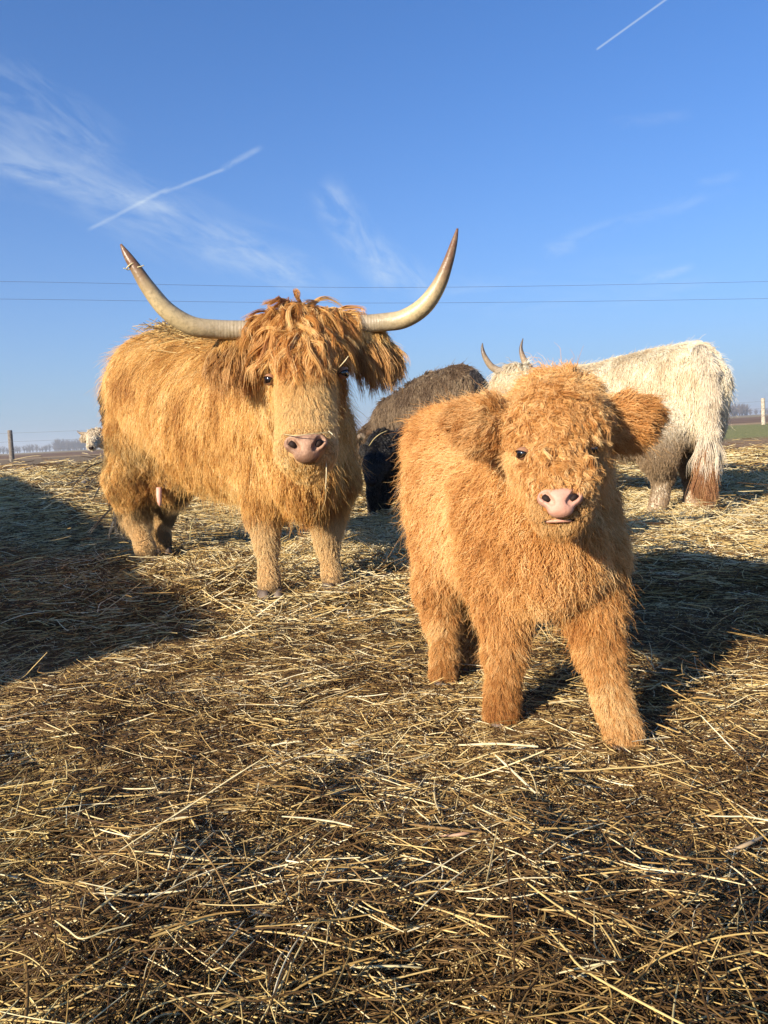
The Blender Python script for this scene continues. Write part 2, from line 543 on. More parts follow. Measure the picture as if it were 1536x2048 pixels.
M_SKIN_BLACK = plain('black_hide', (.012, .010, .009), .8, .2)
M_NOSE = plain('pink_nose', (.52, .285, .205), .5, .4, (150, .7, .002), ((.44, .22, .15), 34), 0.0)
M_NOSE_COW = plain('dusty_pink_nose', (.44, .26, .165), .55, .35, (120, .8, .004), ((.20, .105, .062), 26), 0.0)
M_LIP = plain('pink_lip', (.55, .28, .20), .5, .35)
M_NOSTRIL = plain('nostril_dark', (.02, .010, .008), .7, .2)
M_EYE = plain('eye_dark', (.008, .005, .004), .08, .6, coat=.6)
M_LID = plain('eyelid_skin', (.30, .155, .085), .6, .3)
M_HOOF = plain('hoof_horn', (.09, .065, .05), .6, .35, (60, .5, .004), ((.16, .12, .09), 20))
M_TEAT = plain('teat_pink', (.62, .34, .27), .55, .35)

def frame(fw, up=(0, 0, 1)):
    fw = np.array(fw, float); fw /= np.linalg.norm(fw)
    s_ = np.cross(fw, up); s_ /= np.linalg.norm(s_)
    u = np.cross(s_, fw)
    return np.array([s_, u, fw])            # rows: side, up, forward

def tube(pts, rads, n=12, cap=True):
    """swept tube, returns V, F"""
    pts = np.array(pts, float); rads = np.array(rads, float)
    V = []; F = []
    t0 = None
    for i, p in enumerate(pts):
        tg = pts[min(i + 1, len(pts) - 1)] - pts[max(i - 1, 0)]; tg /= np.linalg.norm(tg)
        if t0 is None:
            r = np.cross(tg, (0.3, 0.2, 1.0)); r /= np.linalg.norm(r)
        else:
            r = r - (r @ tg) * tg; r /= np.linalg.norm(r)
        t0 = tg; q = np.cross(tg, r)
        for j in range(n):
            a = 2 * math.pi * j / n
            V.append(p + rads[i] * (math.cos(a) * r + math.sin(a) * q))
    for i in range(len(pts) - 1):
        for j in range(n):
            F.append((i * n + j, i * n + (j + 1) % n, (i + 1) * n + (j + 1) % n, (i + 1) * n + j))
    if cap:
        F.append(tuple(range(n - 1, -1, -1))); F.append(tuple((len(pts) - 1) * n + j for j in range(n)))
    return np.array(V), F
def smooth_path(pts, vals, m=40):
    """Catmull-Rom through the points and the radii"""
    pts = np.array([list(p) + [v] for p, v in zip(pts, vals)], float)
    e = np.concatenate([[2 * pts[0] - pts[1]], pts, [2 * pts[-1] - pts[-2]]])
    out = []
    nseg = len(pts) - 1
    for u in np.linspace(0, nseg, m):
        i = min(int(u), nseg - 1); f = u - i
        p0, p1, p2, p3 = e[i], e[i + 1], e[i + 2], e[i + 3]
        out.append(.5 * (2 * p1 + (p2 - p0) * f + (2 * p0 - 5 * p1 + 4 * p2 - p3) * f * f + (3 * p1 - p0 - 3 * p2 + p3) * f ** 3))
    out = np.array(out)
    return out[:, :3], out[:, 3]
def sphere(c_, rad, axes, nu=20, nv=12):
    V = []; F = []
    for i in range(nv + 1):
        th = math.pi * i / nv
        for j in range(nu):
            ph = 2 * math.pi * j / nu
            l = np.array((math.sin(th) * math.cos(ph), math.cos(th), math.sin(th) * math.sin(ph))) * rad
            V.append(np.array(c_) + l @ axes)
    for i in range(nv):
        for j in range(nu):
            F.append((i * nu + j, (i + 1) * nu + j, (i + 1) * nu + (j + 1) % nu, i * nu + (j + 1) % nu))
    return np.array(V), F

# horn: grey-ivory base, warm middle, dark tip (runs along the horn's own length)
def horn_material(name, base, mid, tip):
    m, t, b = material(name)
    at = t.n('ShaderNodeAttribute', attribute_name='col').outputs['Color']
    sp = t.n('ShaderNodeSeparateColor'); t.link(at, sp.inputs[0])
    obj = t.n('ShaderNodeTexCoord').outputs['Object']
    u = t.m('ADD', sp.outputs[0], t.m('MULTIPLY', t.m('SUBTRACT', t.noise(obj, 14, 5, .6), .5), .22))
    c = t.mix(t.ramp(u, .18, .48), rgba(base), rgba(mid))
    c = t.mix(t.ramp(u, .50, .80), c, rgba(tip))
    streaks = t.noise(obj, 55, 4, .7)
    c = t.mix(t.ramp(streaks, .42, .72, 0, .65), c, rgba(tuple(x * .45 for x in mid)))
    t.link(c, b.inputs['Base Color'])
    b.inputs['Roughness'].default_value = .38; b.inputs['Specular IOR Level'].default_value = .45
    ring = t.n('ShaderNodeTexWave', wave_type='BANDS', bands_direction='X')
    ring.inputs['Scale'].default_value = 22; ring.inputs['Distortion'].default_value = 6; ring.inputs['Detail'].default_value = 3
    cx_ = t.n('ShaderNodeCombineXYZ'); t.link(sp.outputs[0], cx_.inputs[0]); t.link(cx_.outputs[0], ring.inputs['Vector'])
    bp = t.n('ShaderNodeBump'); bp.inputs['Strength'].default_value = .7; bp.inputs['Distance'].default_value = .006
    hgt = t.m('ADD', t.m('MULTIPLY', ring.outputs[1], t.ramp(sp.outputs[0], 0, .35, .28, 0)), t.m('MULTIPLY', streaks, .5))
    t.link(hgt, bp.inputs['Height']); t.link(bp.outputs[0], b.inputs['Normal'])
    return m
M_HORN = horn_material('horn', (.33, .27, .18), (.50, .39, .21), (.15, .075, .04))
M_HORN_W = horn_material('grey_horn', (.42, .34, .24), (.34, .25, .16), (.09, .065, .05))
def horn(parent, pts, rads, mat, n=18, m=48, name='horn'):
    P, r = smooth_path(pts, rads, m)
    V, F = tube(P, np.maximum(r, .0025), n)
    u = np.repeat(np.linspace(0, 1, m), n)
    V = V + 0
    return mesh_obj(name, V, F, mat, parent, True, np.stack([u, u, u], 1))

def hoof(parent, foot, fwd, w, h, mat=M_HOOF):
    """two cloven toes under a foot"""
    fwd = np.array(fwd, float); fwd[2] = 0; fwd /= np.linalg.norm(fwd)
    sd = np.array((fwd[1], -fwd[0], 0))
    for s_ in (-1, 1):
        c_ = np.array(foot, float) + sd * s_ * w * .52
        rings = []
        for z, k, f in ((0.0, 1.0, .32), (.35, .97, .22), (.75, .88, .08), (1.0, .74, 0.0)):
            for j in range(12):
                a = 2 * math.pi * j / 12
                q = c_ + sd * math.cos(a) * w * .5 * k + fwd * (math.sin(a) * w * .92 * k + f * w)
                q = np.array((q[0], q[1], -.004 + h * z))
                rings.append(q)
        F = [(i * 12 + j, i * 12 + (j + 1) % 12, (i + 1) * 12 + (j + 1) % 12, (i + 1) * 12 + j) for i in range(3) for j in range(12)]
        F += [tuple(range(11, -1, -1)), tuple(36 + j for j in range(12))]
        mesh_obj('hoof', np.array(rings), F, mat, parent)

def muzzle(parent, center, A, s, mat, lip=True):
    """naked nose with two comma nostrils and, below it, a lip; A rows side, up, forward; s = half width"""
    def fn(P):
        l = (P - center) @ A.T / s
        acc = 0
        def e(c_, r):
            q = (l - np.array(c_)); r = np.array(r)
            k0 = np.linalg.norm(q / r, axis=1); k1 = np.linalg.norm(q / (r * r), axis=1)
            return k0 * (k0 - 1) / np.maximum(k1, 1e-6)
        for c_, r in (((0, .05, -.04), (.62, .54, .42)), ((.60, .22, -.12), (.38, .36, .42)), ((-.60, .22, -.12), (.38, .36, .42)),
                      ((0, -.36, -.10), (.52, .32, .36)), ((0, .38, -.14), (.74, .22, .36))):
            acc = acc + np.exp(-11 * np.clip(e(c_, r), -1, 4))
        d = -np.log(np.maximum(acc, 1e-30)) / 11
        for sg in (-1, 1):
            p0, p1 = np.array((sg * .40, -.06, .28)), np.array((sg * .70, .32, .18))
            h = np.clip((l - p0) @ (p1 - p0) / ((p1 - p0) @ (p1 - p0)), 0, 1)
            cut = np.linalg.norm(l - p0 - h[:, None] * (p1 - p0), axis=1) - (.155 + .05 * h)
            d = np.maximum(d, -cut) * .5 + .5 * (np.log(np.exp(14 * np.clip(d, -2, 2)) + np.exp(14 * np.clip(-cut, -2, 2))) / 14)
        return d * s
    ext = 1.25 * s
    V, F = surface_nets(fn, np.array(center) - ext, np.array(center) + ext, s / 16)
    o = mesh_obj('nose', V, F, mat, parent)
    for sg in (-1, 1):
        V, F = tube([np.array(center) + (np.array(q) * s) @ A for q in ((sg * .45, .03, .09), (sg * .58, .16, .06), (sg * .69, .27, .01))], [.09 * s, .15 * s, .14 * s], 12)
        mesh_obj('nostril', V, F, M_NOSTRIL, o)
    return fn

def eye(parent, c_, A, r, out):
    o = np.array(out, float); o /= np.linalg.norm(o)
    c_ = np.array(c_) - o * r * .45
    V, F = sphere(c_, np.array((r, r, r)), A)
    e = mesh_obj('eye', V, F, M_EYE, parent)
    # lids: two thin shells over the ball, the upper one lower in the middle
    up = np.array((0, 0, 1.0)); sd = np.cross(up, o); sd /= np.linalg.norm(sd); up = np.cross(o, sd)
    for sg, edge, nm in ((1, .52, 'upper'), (-1, .62, 'lower')):
        V, F = [], []
        nu, nv = 18, 7
        for i in range(nu + 1):
            az = math.pi * (i / nu - .5) * 1.08
            e0 = edge * math.cos(az) * .95
            for j in range(nv + 1):
                e1 = sg * (e0 + (1.50 - e0) * j / nv)
                k = r * (1.05 + .16 * (1 - j / nv) * (1 if j == 0 else .6))
                V.append(c_ + k * (o * math.cos(e1) * math.cos(az) + sd * math.cos(e1) * math.sin(az) + up * math.sin(e1)))
        for i in range(nu):
            for j in range(nv):
                q = (i * (nv + 1) + j, (i + 1) * (nv + 1) + j, (i + 1) * (nv + 1) + j + 1, i * (nv + 1) + j + 1)
                F.append(q if sg > 0 else q[::-1])
        mesh_obj('eyelid', np.array(V), F, M_LID, e)
    return e

def tuft_lean(GP, Gr, cen, k):
    kd = kdtree.KDTree(len(cen))
    for i, c_ in enumerate(cen): kd.insert(Gr[c_], i)
    kd.balance()
    t_ = np.fromiter((kd.find(r)[1] for r in Gr), int, len(Gr))
    c_ = cen[t_]
    seg = GP.shape[1] - 1
    u = np.linspace(0, 1, seg + 1)[None, :, None] ** 1.2
    tgt = GP[c_] + (Gr - Gr[c_])[:, None] * (1 - .7 * u)
    kk = k[:, None, None] * u
    return GP * (1 - kk) + tgt * kk, t_
def coat(B, V, F, parent, spec, n, ng, pal, mat=None, seed=0, name='coat', seg=7, r0=0.0011, keep=None, jitter=.004, tint=None, side=.35, cpow=1.3, lenvar=.35, tuft=7, tuft_k=.75, lenmod=None, Lref=.06, mess=.12, combn=.22, fly=.05):
    """spec: tag -> (length, lift, droop, wave, wave freq, clump, density)"""
    tags = [q[5] for q in B.p]
    T = np.array([spec[x] for x in tags], float)
    CD = np.array([q[6] for q in B.p])
    def dens(P):
        d = B.weights(P) @ T[:, 6]
        if keep is not None: d = d * keep(P)
        return d
    Gr = sample_roots(B, V, F, ng, dens, side)
    w = B.weights(Gr)
    A = w @ T
    comb = nrm(w @ CD + combn * (np.stack([vnoise(Gr, 5, seed + 1), vnoise(Gr, 5, seed + 2), vnoise(Gr, 5, seed + 3)], 1) - .5) * 2)
    L = A[:, 0] * (0.75 + 0.5 * rng.random(ng))
    if lenmod is not None: L = L * lenmod(Gr)
    GP, N = grow(B, Gr, L, A[:, 1], comb, seg, A[:, 2], A[:, 3], A[:, 4], seed, mess=mess)
    # tufts: the guides themselves lean towards sparser tuft centres
    nt = max(200, ng // tuft)
    cen = rng.choice(ng, nt, replace=False)
    GP, tn = tuft_lean(GP, Gr, cen, A[:, 5] * tuft_k)
    roots = sample_roots(B, V, F, n, dens, side)
    P, near = clump_strands(GP, Gr, roots, A[:, 5], cpow, jitter * np.clip(L / .05, .4, 2), lenvar)
    pal = np.array(pal, float)
    a = vnoise(Gr, 4.5, seed + 11, 3)[near]
    gl = (.5 * rng.random(ng) + .5 * rng.random(nt)[tn])[near]
    st = rng.random(len(roots))
    u = np.clip((a - .5) * 1.6 + .52 + (gl - .5) * .85 + (st - .5) * .5, 0, .999) * (len(pal) - 1)
    i = u.astype(int); fr = (u - i)[:, None]
    col = pal[i] * (1 - fr) + pal[i + 1] * fr
    if tint is not None:
        col = tint(roots, col, st)
    fl = rng.random(len(roots)) < fly
    if fl.any():
        rt = P[fl][:, :1]
        uu = np.linspace(0, 1, seg + 1)[None, :, None]
        st_ = (P[fl][:, -1] - P[fl][:, 0])
        P[fl] = rt + (P[fl] - rt) * 1.35 + uu ** 1.5 * (B.grad(P[fl][:, 0]) * .20 + rng.normal(size=(fl.sum(), 3)) * .22)[:, None] * np.linalg.norm(st_, axis=1)[:, None, None]
    rr_ = radii(len(roots), seg + 1, np.where(fl, .6, 1.0) * r0 * (0.7 + .6 * rng.random(len(roots))) * np.clip(L[near] / Lref, .42, 1.15))
    return curve_obj(name, P, rr_, col, mat or M_FUR, parent)

def locks(B, parent, roots, L, first, droop, wave, freq, per, spread, pal, r0, name, mat=None, seg=14, push=.008, clump=.9, jit=.004, cpow=.8, lift=.8, lenvar=.3, wander=0.0, ok=None):
    """long separate locks, each a bundle of strands round one guide"""
    ng = len(roots)
    GP, N = grow(B, roots, L, np.full(ng, lift), first, seg, droop, wave, freq, 0, push, wander)
    if ok is not None:
        kp = ok(GP); GP, N = GP[kp], N[kp]; ng = len(GP)
    g = np.repeat(np.arange(ng), per)
    off = rng.normal(size=(len(g), 3)) * spread
    off -= (off * N[g]).sum(1, keepdims=True) * N[g]
    tt = np.linspace(0, 1, seg + 1)
    sc = 1 - lenvar * rng.random(len(g))
    pos_ = sc[:, None] * tt[None] * seg
    i0 = np.minimum(pos_.astype(int), seg - 1); f = (pos_ - i0)[..., None]
    ar = g[:, None]
    q = GP[ar, i0] * (1 - f) + GP[ar, i0 + 1] * f
    P = q + off[:, None, :] * (1 - clump * tt[None, :, None] ** cpow) + rng.normal(size=(len(g), 1, 3)) * jit * tt[None, :, None]
    pal = np.array(pal, float)
    u = np.clip(.5 + (rng.random(ng)[g] - .5) * .8 + (rng.random(len(g)) - .5) * .5, 0, .999) * (len(pal) - 1)
    i = u.astype(int); fr = (u - i)[:, None]
    col = pal[i] * (1 - fr) + pal[i + 1] * fr
    return curve_obj(name, P, radii(len(g), seg + 1, r0 * (.7 + .6 * rng.random(len(g)))), col, mat or M_FUR, parent)

# ------------------------------------------------------------------ the orange calf in front
DOWN = np.array((0, 0, -1.0))
def clear_of(pts, r):
    def f(GP):
        ok = np.ones(len(GP), bool)
        for p in pts:
            v = nrm(np.array((0, 0, .7)) - np.array(p))
            for k in (0, .03, .06, .09):
                ok &= (np.linalg.norm(GP - (np.array(p) + v * k), axis=2).min(1) > r)
        return ok
    return f
def calf_orange():
    f = nrm(np.array((.42, -.91, 0.)))                 # heading
    back = -f
    hf = nrm(np.array((-.20, -.98, 0.)))               # the head looks at the camera
    A = frame(hf)
    B = Body(70)
    bd = DOWN * .75 + back * .65
    B.cap((0.379, 1.760, 0.424), (0.375, 1.850, 0.521), .112, .13, 'chest', DOWN * .9 + back * .2)
    B.cap((0.459, 1.880, 0.490), (0.463, 1.820, 0.381), .095, .078, 'body', bd)
    B.cap((0.310, 1.920, 0.506), (0.292, 1.880, 0.362), .105, .09, 'body', bd)
    B.cap((0.362, 1.970, 0.647), (0.202, 2.420, 0.650), .10, .105, 'back', back * .8 + DOWN * .35)
    B.cap((0.347, 1.950, 0.514), (0.235, 2.260, 0.531), .15, .15, 'body', bd)
    B.cap((0.234, 2.380, 0.569), (0.216, 2.400, 0.483), .135, .125, 'body', bd)
    B.cap((0.360, 1.900, 0.418), (0.239, 2.150, 0.411), .12, .11, 'belly', DOWN * .8 + back * .5)
    B.chain([(0.171, 2.250, 0.439), (0.143, 2.200, 0.256), (0.152, 2.200, 0.151)], [.088, .049, .034], 'thigh', DOWN * .9 + back * .4)
    B.chain([(0.152, 2.200, 0.151), (0.152, 2.140, 0.057), (0.142, 2.110, 0.019)], [.037, .028, .034], 'shank', DOWN)
    B.chain([(0.300, 2.340, 0.422), (0.259, 2.320, 0.226), (0.244, 2.320, 0.117)], [.088, .049, .034], 'thigh', DOWN * .9 + back * .4)
    B.chain([(0.244, 2.320, 0.117), (0.233, 2.250, 0.043), (0.222, 2.220, 0.022)], [.037, .028, .034], 'shank', DOWN)
    B.chain([(0.298, 1.900, 0.371), (0.287, 1.870, 0.270), (0.275, 1.830, 0.155)], [.082, .053, .038], 'arm', DOWN + back * .25)
    B.chain([(0.277, 1.830, 0.155), (0.262, 1.800, 0.059), (0.256, 1.785, 0.018)], [.037, .029, .037], 'shank', DOWN)
    B.chain([(0.477, 1.820, 0.374), (0.476, 1.770, 0.276), (0.473, 1.710, 0.185)], [.080, .053, .039], 'arm', DOWN + back * .25)
    B.chain([(0.473, 1.710, 0.185), (0.482, 1.650, 0.088), (0.497, 1.620, 0.028)], [.038, .030, .038], 'shank', DOWN)
    B.cap((0.392, 1.720, 0.699), (0.385, 1.880, 0.568), .10, .14, 'neck', DOWN * .5 + back * .7)
    # head
    fr = hf * .45 + DOWN * .9
    B.ell((0.365, 1.600, 0.704), (.080, .072, .092), A, 'crown', np.array((0, 0, .2)) + hf * .7)
    B.cap((0.357, 1.560, 0.677), (0.339, 1.475, 0.589), .073, .052, 'face', fr)
    B.cap((0.339, 1.475, 0.599), (0.331, 1.440, 0.561), .050, .041, 'muzzle', fr)
    B.ell((0.332, 1.445, 0.547), (.047, .043, .032), A, 'lips', fr)
    B.cap((0.334, 1.465, 0.522), (0.368, 1.630, 0.578), .031, .066, 'jaw', DOWN * .4 + back * .8)
    B.cap((0.306, 1.550, 0.612), (0.307, 1.530, 0.583), .040, .028, 'cheek', -A[0] * -.35 + DOWN * .8 + back * .3)
    B.cap((0.402, 1.540, 0.602), (0.397, 1.530, 0.580), .042, .028, 'cheek', -A[0] * .35 + DOWN * .8 + back * .3)
    # ears (animal's right is on the left in the picture)
    B.chain([(0.276, 1.630, 0.688), (0.223, 1.635, 0.709), (0.176, 1.640, 0.729)], [.030, .040, .016], 'ear', -hf * .2 + A[0] * .9 + DOWN * .15)
    B.chain([(0.473, 1.640, 0.698), (0.524, 1.650, 0.700), (0.558, 1.650, 0.715)], [.030, .036, .016], 'ear', -A[0] * .9 + DOWN * .12 + np.array((0, 0, .1)))
    root = thing('calf', 'fluffy orange hornless calf standing in front and looking at the camera', 'calf', (0.376, 1.860, 0.000))
    o, V, F = body_mesh(B, .014, 'body', M_SKIN_ORANGE, root)
    nose_c = np.array((0.320, 1.389, 0.560))
    NA = frame(hf * .93 + np.array((0, 0, .36)))
    nose_d = muzzle(root, nose_c, NA, .0415, M_NOSE)
    # lower lip and mouth line
    lc = np.array((0.323, 1.410, 0.525))
    lc = np.array((0.321, 1.405, 0.525))
    P = [lc + A[0] * x * .025 + np.array((0, 0, -.003 * x * x)) + hf * (.006 - .012 * x * x) for x in np.linspace(-1, 1, 15)]
    V2, F2 = tube(P, [.0005 + .0029 * math.sqrt(max(0, 1 - x * x)) for x in np.linspace(-1, 1, 15)], 10)
    mesh_obj('lower_lip', V2, F2, M_LIP, root)
    P = [np.array((0.321, 1.401, 0.528)) + A[0] * x * .036 + np.array((0, 0, -.009 * x * x)) - hf * .016 * x * x for x in np.linspace(-1, 1, 15)]
    V2, F2 = tube(P, [.0004 + .0016 * math.sqrt(max(0, 1 - x * x)) for x in np.linspace(-1, 1, 15)], 8)
    mesh_obj('mouth', V2, F2, M_NOSTRIL, root)
    eR, eL = np.array((0.270, 1.487, 0.648)), np.array((0.410, 1.487, 0.650))
    eye(root, eR, A, .0125, hf * .75 + A[0] * .65)
    eye(root, eL, A, .0125, hf * .75 - A[0] * .65)
    for ft in ((0.141, 2.100, 0.016), (0.221, 2.210, 0.016), (0.254, 1.775, 0.012), (0.494, 1.610, 0.021)):
        hoof(root, ft, f, .032, .014)
    spec = {'chest': (.075, .38, .75, .10, 1.6, .52, 1.0), 'body': (.066, .36, .5, .11, 1.7, .50, 1.0), 'back': (.055, .65, .25, .09, 1.5, .5, 1.0),
            'belly': (.070, .4, .8, .08, 1.4, .58, 1.0), 'thigh': (.042, .42, .5, .08, 1.4, .58, 1.1), 'shank': (.020, .22, .3, .05, 1.0, .4, 1.2),
            'arm': (.043, .36, .6, .08, 1.4, .60, 1.1), 'neck': (.070, .45, .5, .09, 1.5, .55, 1.0),
            'crown': (.042, .5, .2, .18, 2.0, .74, 2.2), 'face': (.034, .30, .25, .20, 1.8, .80, 2.6), 'muzzle': (.018, .2, .25, .12, 1.5, .6, 2.4), 'lips': (.006, .12, .1, .03, 1, .2, 2.2),
            'jaw': (.013, .22, .4, .06, 1.2, .4, 1.8), 'cheek': (.022, .35, .25, .08, 1.3, .5, 1.8), 'ear': (.046, .32, .3, .06, 1.3, .55, 2.0)}
    def keep(P):
        k = np.ones(len(P))
        k *= np.where(nose_d(P) < .0005, 0, 1)
        l = (P - nose_c) @ NA.T
        k *= np.where(np.linalg.norm(l / np.array((.031, .019, .07)), axis=1) < 1, 0, 1)
        k *= np.where(np.linalg.norm((P - lc) @ A.T / np.array((.024, .007, .03)), axis=1) < 1, 0, 1)
        for e_ in (eR, eL): k *= np.where(np.linalg.norm(P - e_, axis=1) < .011, 0, 1)
        return k
    ears = [(np.array((0.266, 1.630, 0.692)), np.array((0.176, 1.640, 0.729))), (np.array((0.480, 1.640, 0.698)), np.array((0.567, 1.650, 0.715)))]
    def tint(R, col, st):
        # ears redder with shade painted in, deeper on the animal's right, the muzzle paler, the feet a touch darker
        for (a_, b_), sh_ in zip(ears, ((.62, .48, .36), (.86, .74, .62))):
            ab = b_ - a_; h = np.clip((R - a_) @ ab / (ab @ ab), 0, 1)
            w_ = (S((.062 - np.linalg.norm(R - a_ - h[:, None] * ab, axis=1)) / .025) * .75)[:, None]
            col = col * (1 - w_) + col * np.array(sh_) * w_
        w_ = (S((.085 - np.linalg.norm(R - nose_c, axis=1)) / .04) * .5)[:, None]
        col = col * (1 - w_) + np.array((.78, .50, .21)) * w_
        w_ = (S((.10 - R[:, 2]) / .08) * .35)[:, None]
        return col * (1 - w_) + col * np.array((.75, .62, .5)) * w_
    def lenmod(P):
        k = .26 + .74 * S((nose_d(P) - .004) / .055)
        for e_ in (eR, eL): k = k * (.18 + .82 * S((np.linalg.norm(P - e_, axis=1) - .010) / .030))
        return k
    pal = [(.42, .175, .042), (.60, .305, .090), (.75, .44, .165), (.86, .61, .29)]
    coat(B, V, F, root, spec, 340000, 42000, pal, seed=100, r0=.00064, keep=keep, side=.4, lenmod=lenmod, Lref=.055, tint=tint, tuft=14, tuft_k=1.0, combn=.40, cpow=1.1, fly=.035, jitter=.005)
    # wavy curls over the forehead and down the bridge of the nose
    n = 1000
    th = rng.uniform(-1, 1, n); row = rng.random(n)
    top, bot = np.array((0.357, 1.560, 0.759)), np.array((0.326, 1.420, 0.591))
    rt = top + (bot - top) * row[:, None] + A[0] * (th * (.078 - .038 * row ** 1.5))[:, None]
    for _ in range(6): rt = rt - B.grad(rt) * B.d(rt)[:, None]
    first = nrm(DOWN * (.15 + .75 * row)[:, None] + hf * (.55 - .35 * row)[:, None] + A[0] * (th * .55 + .30 * rng.normal(size=n))[:, None])
    L = rng.uniform(.034, .066, n) * (1 - .35 * S((row - .65) / .35))
    locks(B, root, rt, L, first, np.full(n, .5), rng.uniform(.07, .12, n), rng.uniform(1.1, 2.0, n), 22, .0032, np.array(pal) * .92, .00062, 'face_curls', push=.006, clump=.72, lift=.30, jit=.0025, wander=.3, seg=12,
          ok=clear_of((eR, eL), .017))
    return B, root
calf_orange()

# ------------------------------------------------------------------ the golden cow with long horns
def cow_gold():
    f = nrm(np.array((.67, -.75, 0.))); back = -f
    sr = np.array((-.75, -.67, 0.))                    # the flank turned to the camera
    hf = nrm(np.array((.10, -.99, 0.)))
    A = frame(hf)
    B = Body(42)
    bd = DOWN * .9 + back * .35
    B.cap((-1.253, 4.550, 1.036), (-0.831, 4.080, 0.882), .30, .31, 'body', bd)
    B.cap((-0.833, 4.080, 0.856), (-0.459, 3.620, 0.847), .32, .27, 'body', bd)
    B.cap((-0.882, 4.100, 0.793), (-0.558, 3.750, 0.700), .28, .23, 'belly', DOWN + back * .2)
    B.cap((-1.235, 4.550, 1.078), (-0.721, 3.950, 0.985), .22, .20, 'back', back * .5 + DOWN * .6)
    B.cap((-1.417, 4.780, 1.067), (-1.421, 4.770, 0.829), .215, .20, 'rump', DOWN + back * .2)
    B.cap((-0.363, 3.400, 0.736), (-0.335, 3.280, 0.565), .21, .13, 'chest', DOWN)
    B.cap((-0.481, 3.480, 0.743), (-0.493, 3.460, 0.519), .19, .13, 'body', DOWN + back * .2)
    B.cap((-0.295, 3.520, 0.711), (-0.259, 3.480, 0.506), .16, .11, 'chest', DOWN)
    B.cap((-0.456, 3.550, 0.923), (-0.308, 3.120, 0.931), .22, .16, 'neck', DOWN + back * .2)
    B.cap((-0.368, 3.420, 0.824), (-0.315, 3.180, 0.784), .18, .11, 'neck', DOWN)
    # legs
    B.chain([(-0.503, 3.450, 0.520), (-0.540, 3.420, 0.368), (-0.524, 3.370, 0.239)], [.13, .060, .036], 'arm', DOWN)
    B.chain([(-0.524, 3.370, 0.239), (-0.517, 3.320, 0.102), (-0.513, 3.300, 0.057)], [.035, .029, .040], 'shank', DOWN)
    B.chain([(-0.225, 3.480, 0.504), (-0.258, 3.470, 0.325), (-0.262, 3.440, 0.226)], [.115, .060, .037], 'arm', DOWN)
    B.chain([(-0.262, 3.440, 0.226), (-0.248, 3.410, 0.082), (-0.239, 3.390, 0.056)], [.035, .029, .040], 'shank', DOWN)
    B.chain([(-1.414, 4.620, 0.767), (-1.491, 4.580, 0.520), (-1.516, 4.680, 0.255)], [.20, .135, .075], 'thigh', DOWN)
    B.chain([(-1.516, 4.680, 0.255), (-1.437, 4.560, 0.099), (-1.414, 4.520, 0.053)], [.058, .044, .053], 'shank', DOWN)
    B.chain([(-1.332, 4.950, 0.667), (-1.389, 4.920, 0.447), (-1.454, 5.000, 0.249)], [.17, .12, .07], 'thigh', DOWN)
    B.chain([(-1.454, 5.000, 0.249), (-1.442, 4.920, 0.111), (-1.430, 4.880, 0.048)], [.058, .044, .053], 'shank', DOWN)
    B.ell((-1.257, 4.620, 0.490), (.15, .15, .11), frame(f), 'udder', DOWN)
    # head
    fr = hf * .35 + DOWN * .95
    B.ell((-0.269, 2.950, 1.040), (.125, .105, .12), A, 'crown', hf * .8 + DOWN * .3)
    B.cap((-0.260, 2.870, 0.957), (-0.256, 2.720, 0.745), .122, .082, 'face', fr)
    B.cap((-0.256, 2.720, 0.745), (-0.257, 2.665, 0.667), .080, .078, 'face', fr)
    B.ell((-0.258, 2.665, 0.650), (.090, .066, .056), A, 'lips', fr)
    B.cap((-0.264, 2.720, 0.613), (-0.274, 2.980, 0.844), .050, .11, 'jaw', DOWN + back * .2)
    B.cap((-0.434, 2.970, 1.092), (-0.093, 2.970, 1.093), .040, .040, 'poll', hf * .5 + DOWN * .6)
    B.chain([(-0.479, 3.000, 1.064), (-0.541, 3.020, 1.062), (-0.590, 3.030, 1.051)], [.034, .040, .016], 'ear', A[0] * .6 + DOWN * .8)
    B.chain([(-0.062, 3.000, 1.054), (-0.016, 3.020, 1.054), (0.022, 3.030, 1.038)], [.034, .040, .016], 'ear', -A[0] * .6 + DOWN * .8)
    root = thing('cow', 'big golden cow with wide upswept horns and shaggy forelock standing side on', 'cow', (-0.803, 4.012, 0.000))
    o, V, F = body_mesh(B, .024, 'body', M_SKIN_GOLD, root)
    nose_c = np.array((-0.249, 2.585, 0.666))
    NA = frame(hf * .97 + np.array((0, 0, .22)))
    nose_d = muzzle(root, nose_c, NA, .0745, M_NOSE_COW)
    lc = np.array((-0.252, 2.598, 0.612))
    P = [lc + A[0] * x * .056 + np.array((0, 0, .008 * x * x)) - hf * (.026 * x * x) for x in np.linspace(-1, 1, 15)]
    V2, F2 = tube(P, [.004] * 15, 8)
    mesh_obj('mouth', V2, F2, M_NOSTRIL, root)
    eR, eL = np.array((-0.391, 2.800, 0.915)), np.array((-0.114, 2.800, 0.924))
    eye(root, eR, A, .0205, hf * .72 + A[0] * .7)
    eye(root, eL, A, .0205, hf * .72 - A[0] * .7)
    horn(root, [(-0.385, 2.970, 1.112), (-0.469, 2.960, 1.115), (-0.580, 2.950, 1.121), (-0.675, 2.920, 1.135), (-0.755, 2.890, 1.189), (-0.811, 2.870, 1.269), (-0.849, 2.860, 1.340), (-0.877, 2.860, 1.389), (-0.896, 2.860, 1.427)],
         [.036, .0355, .036, .0355, .033, .028, .021, .0145, .004], M_HORN)
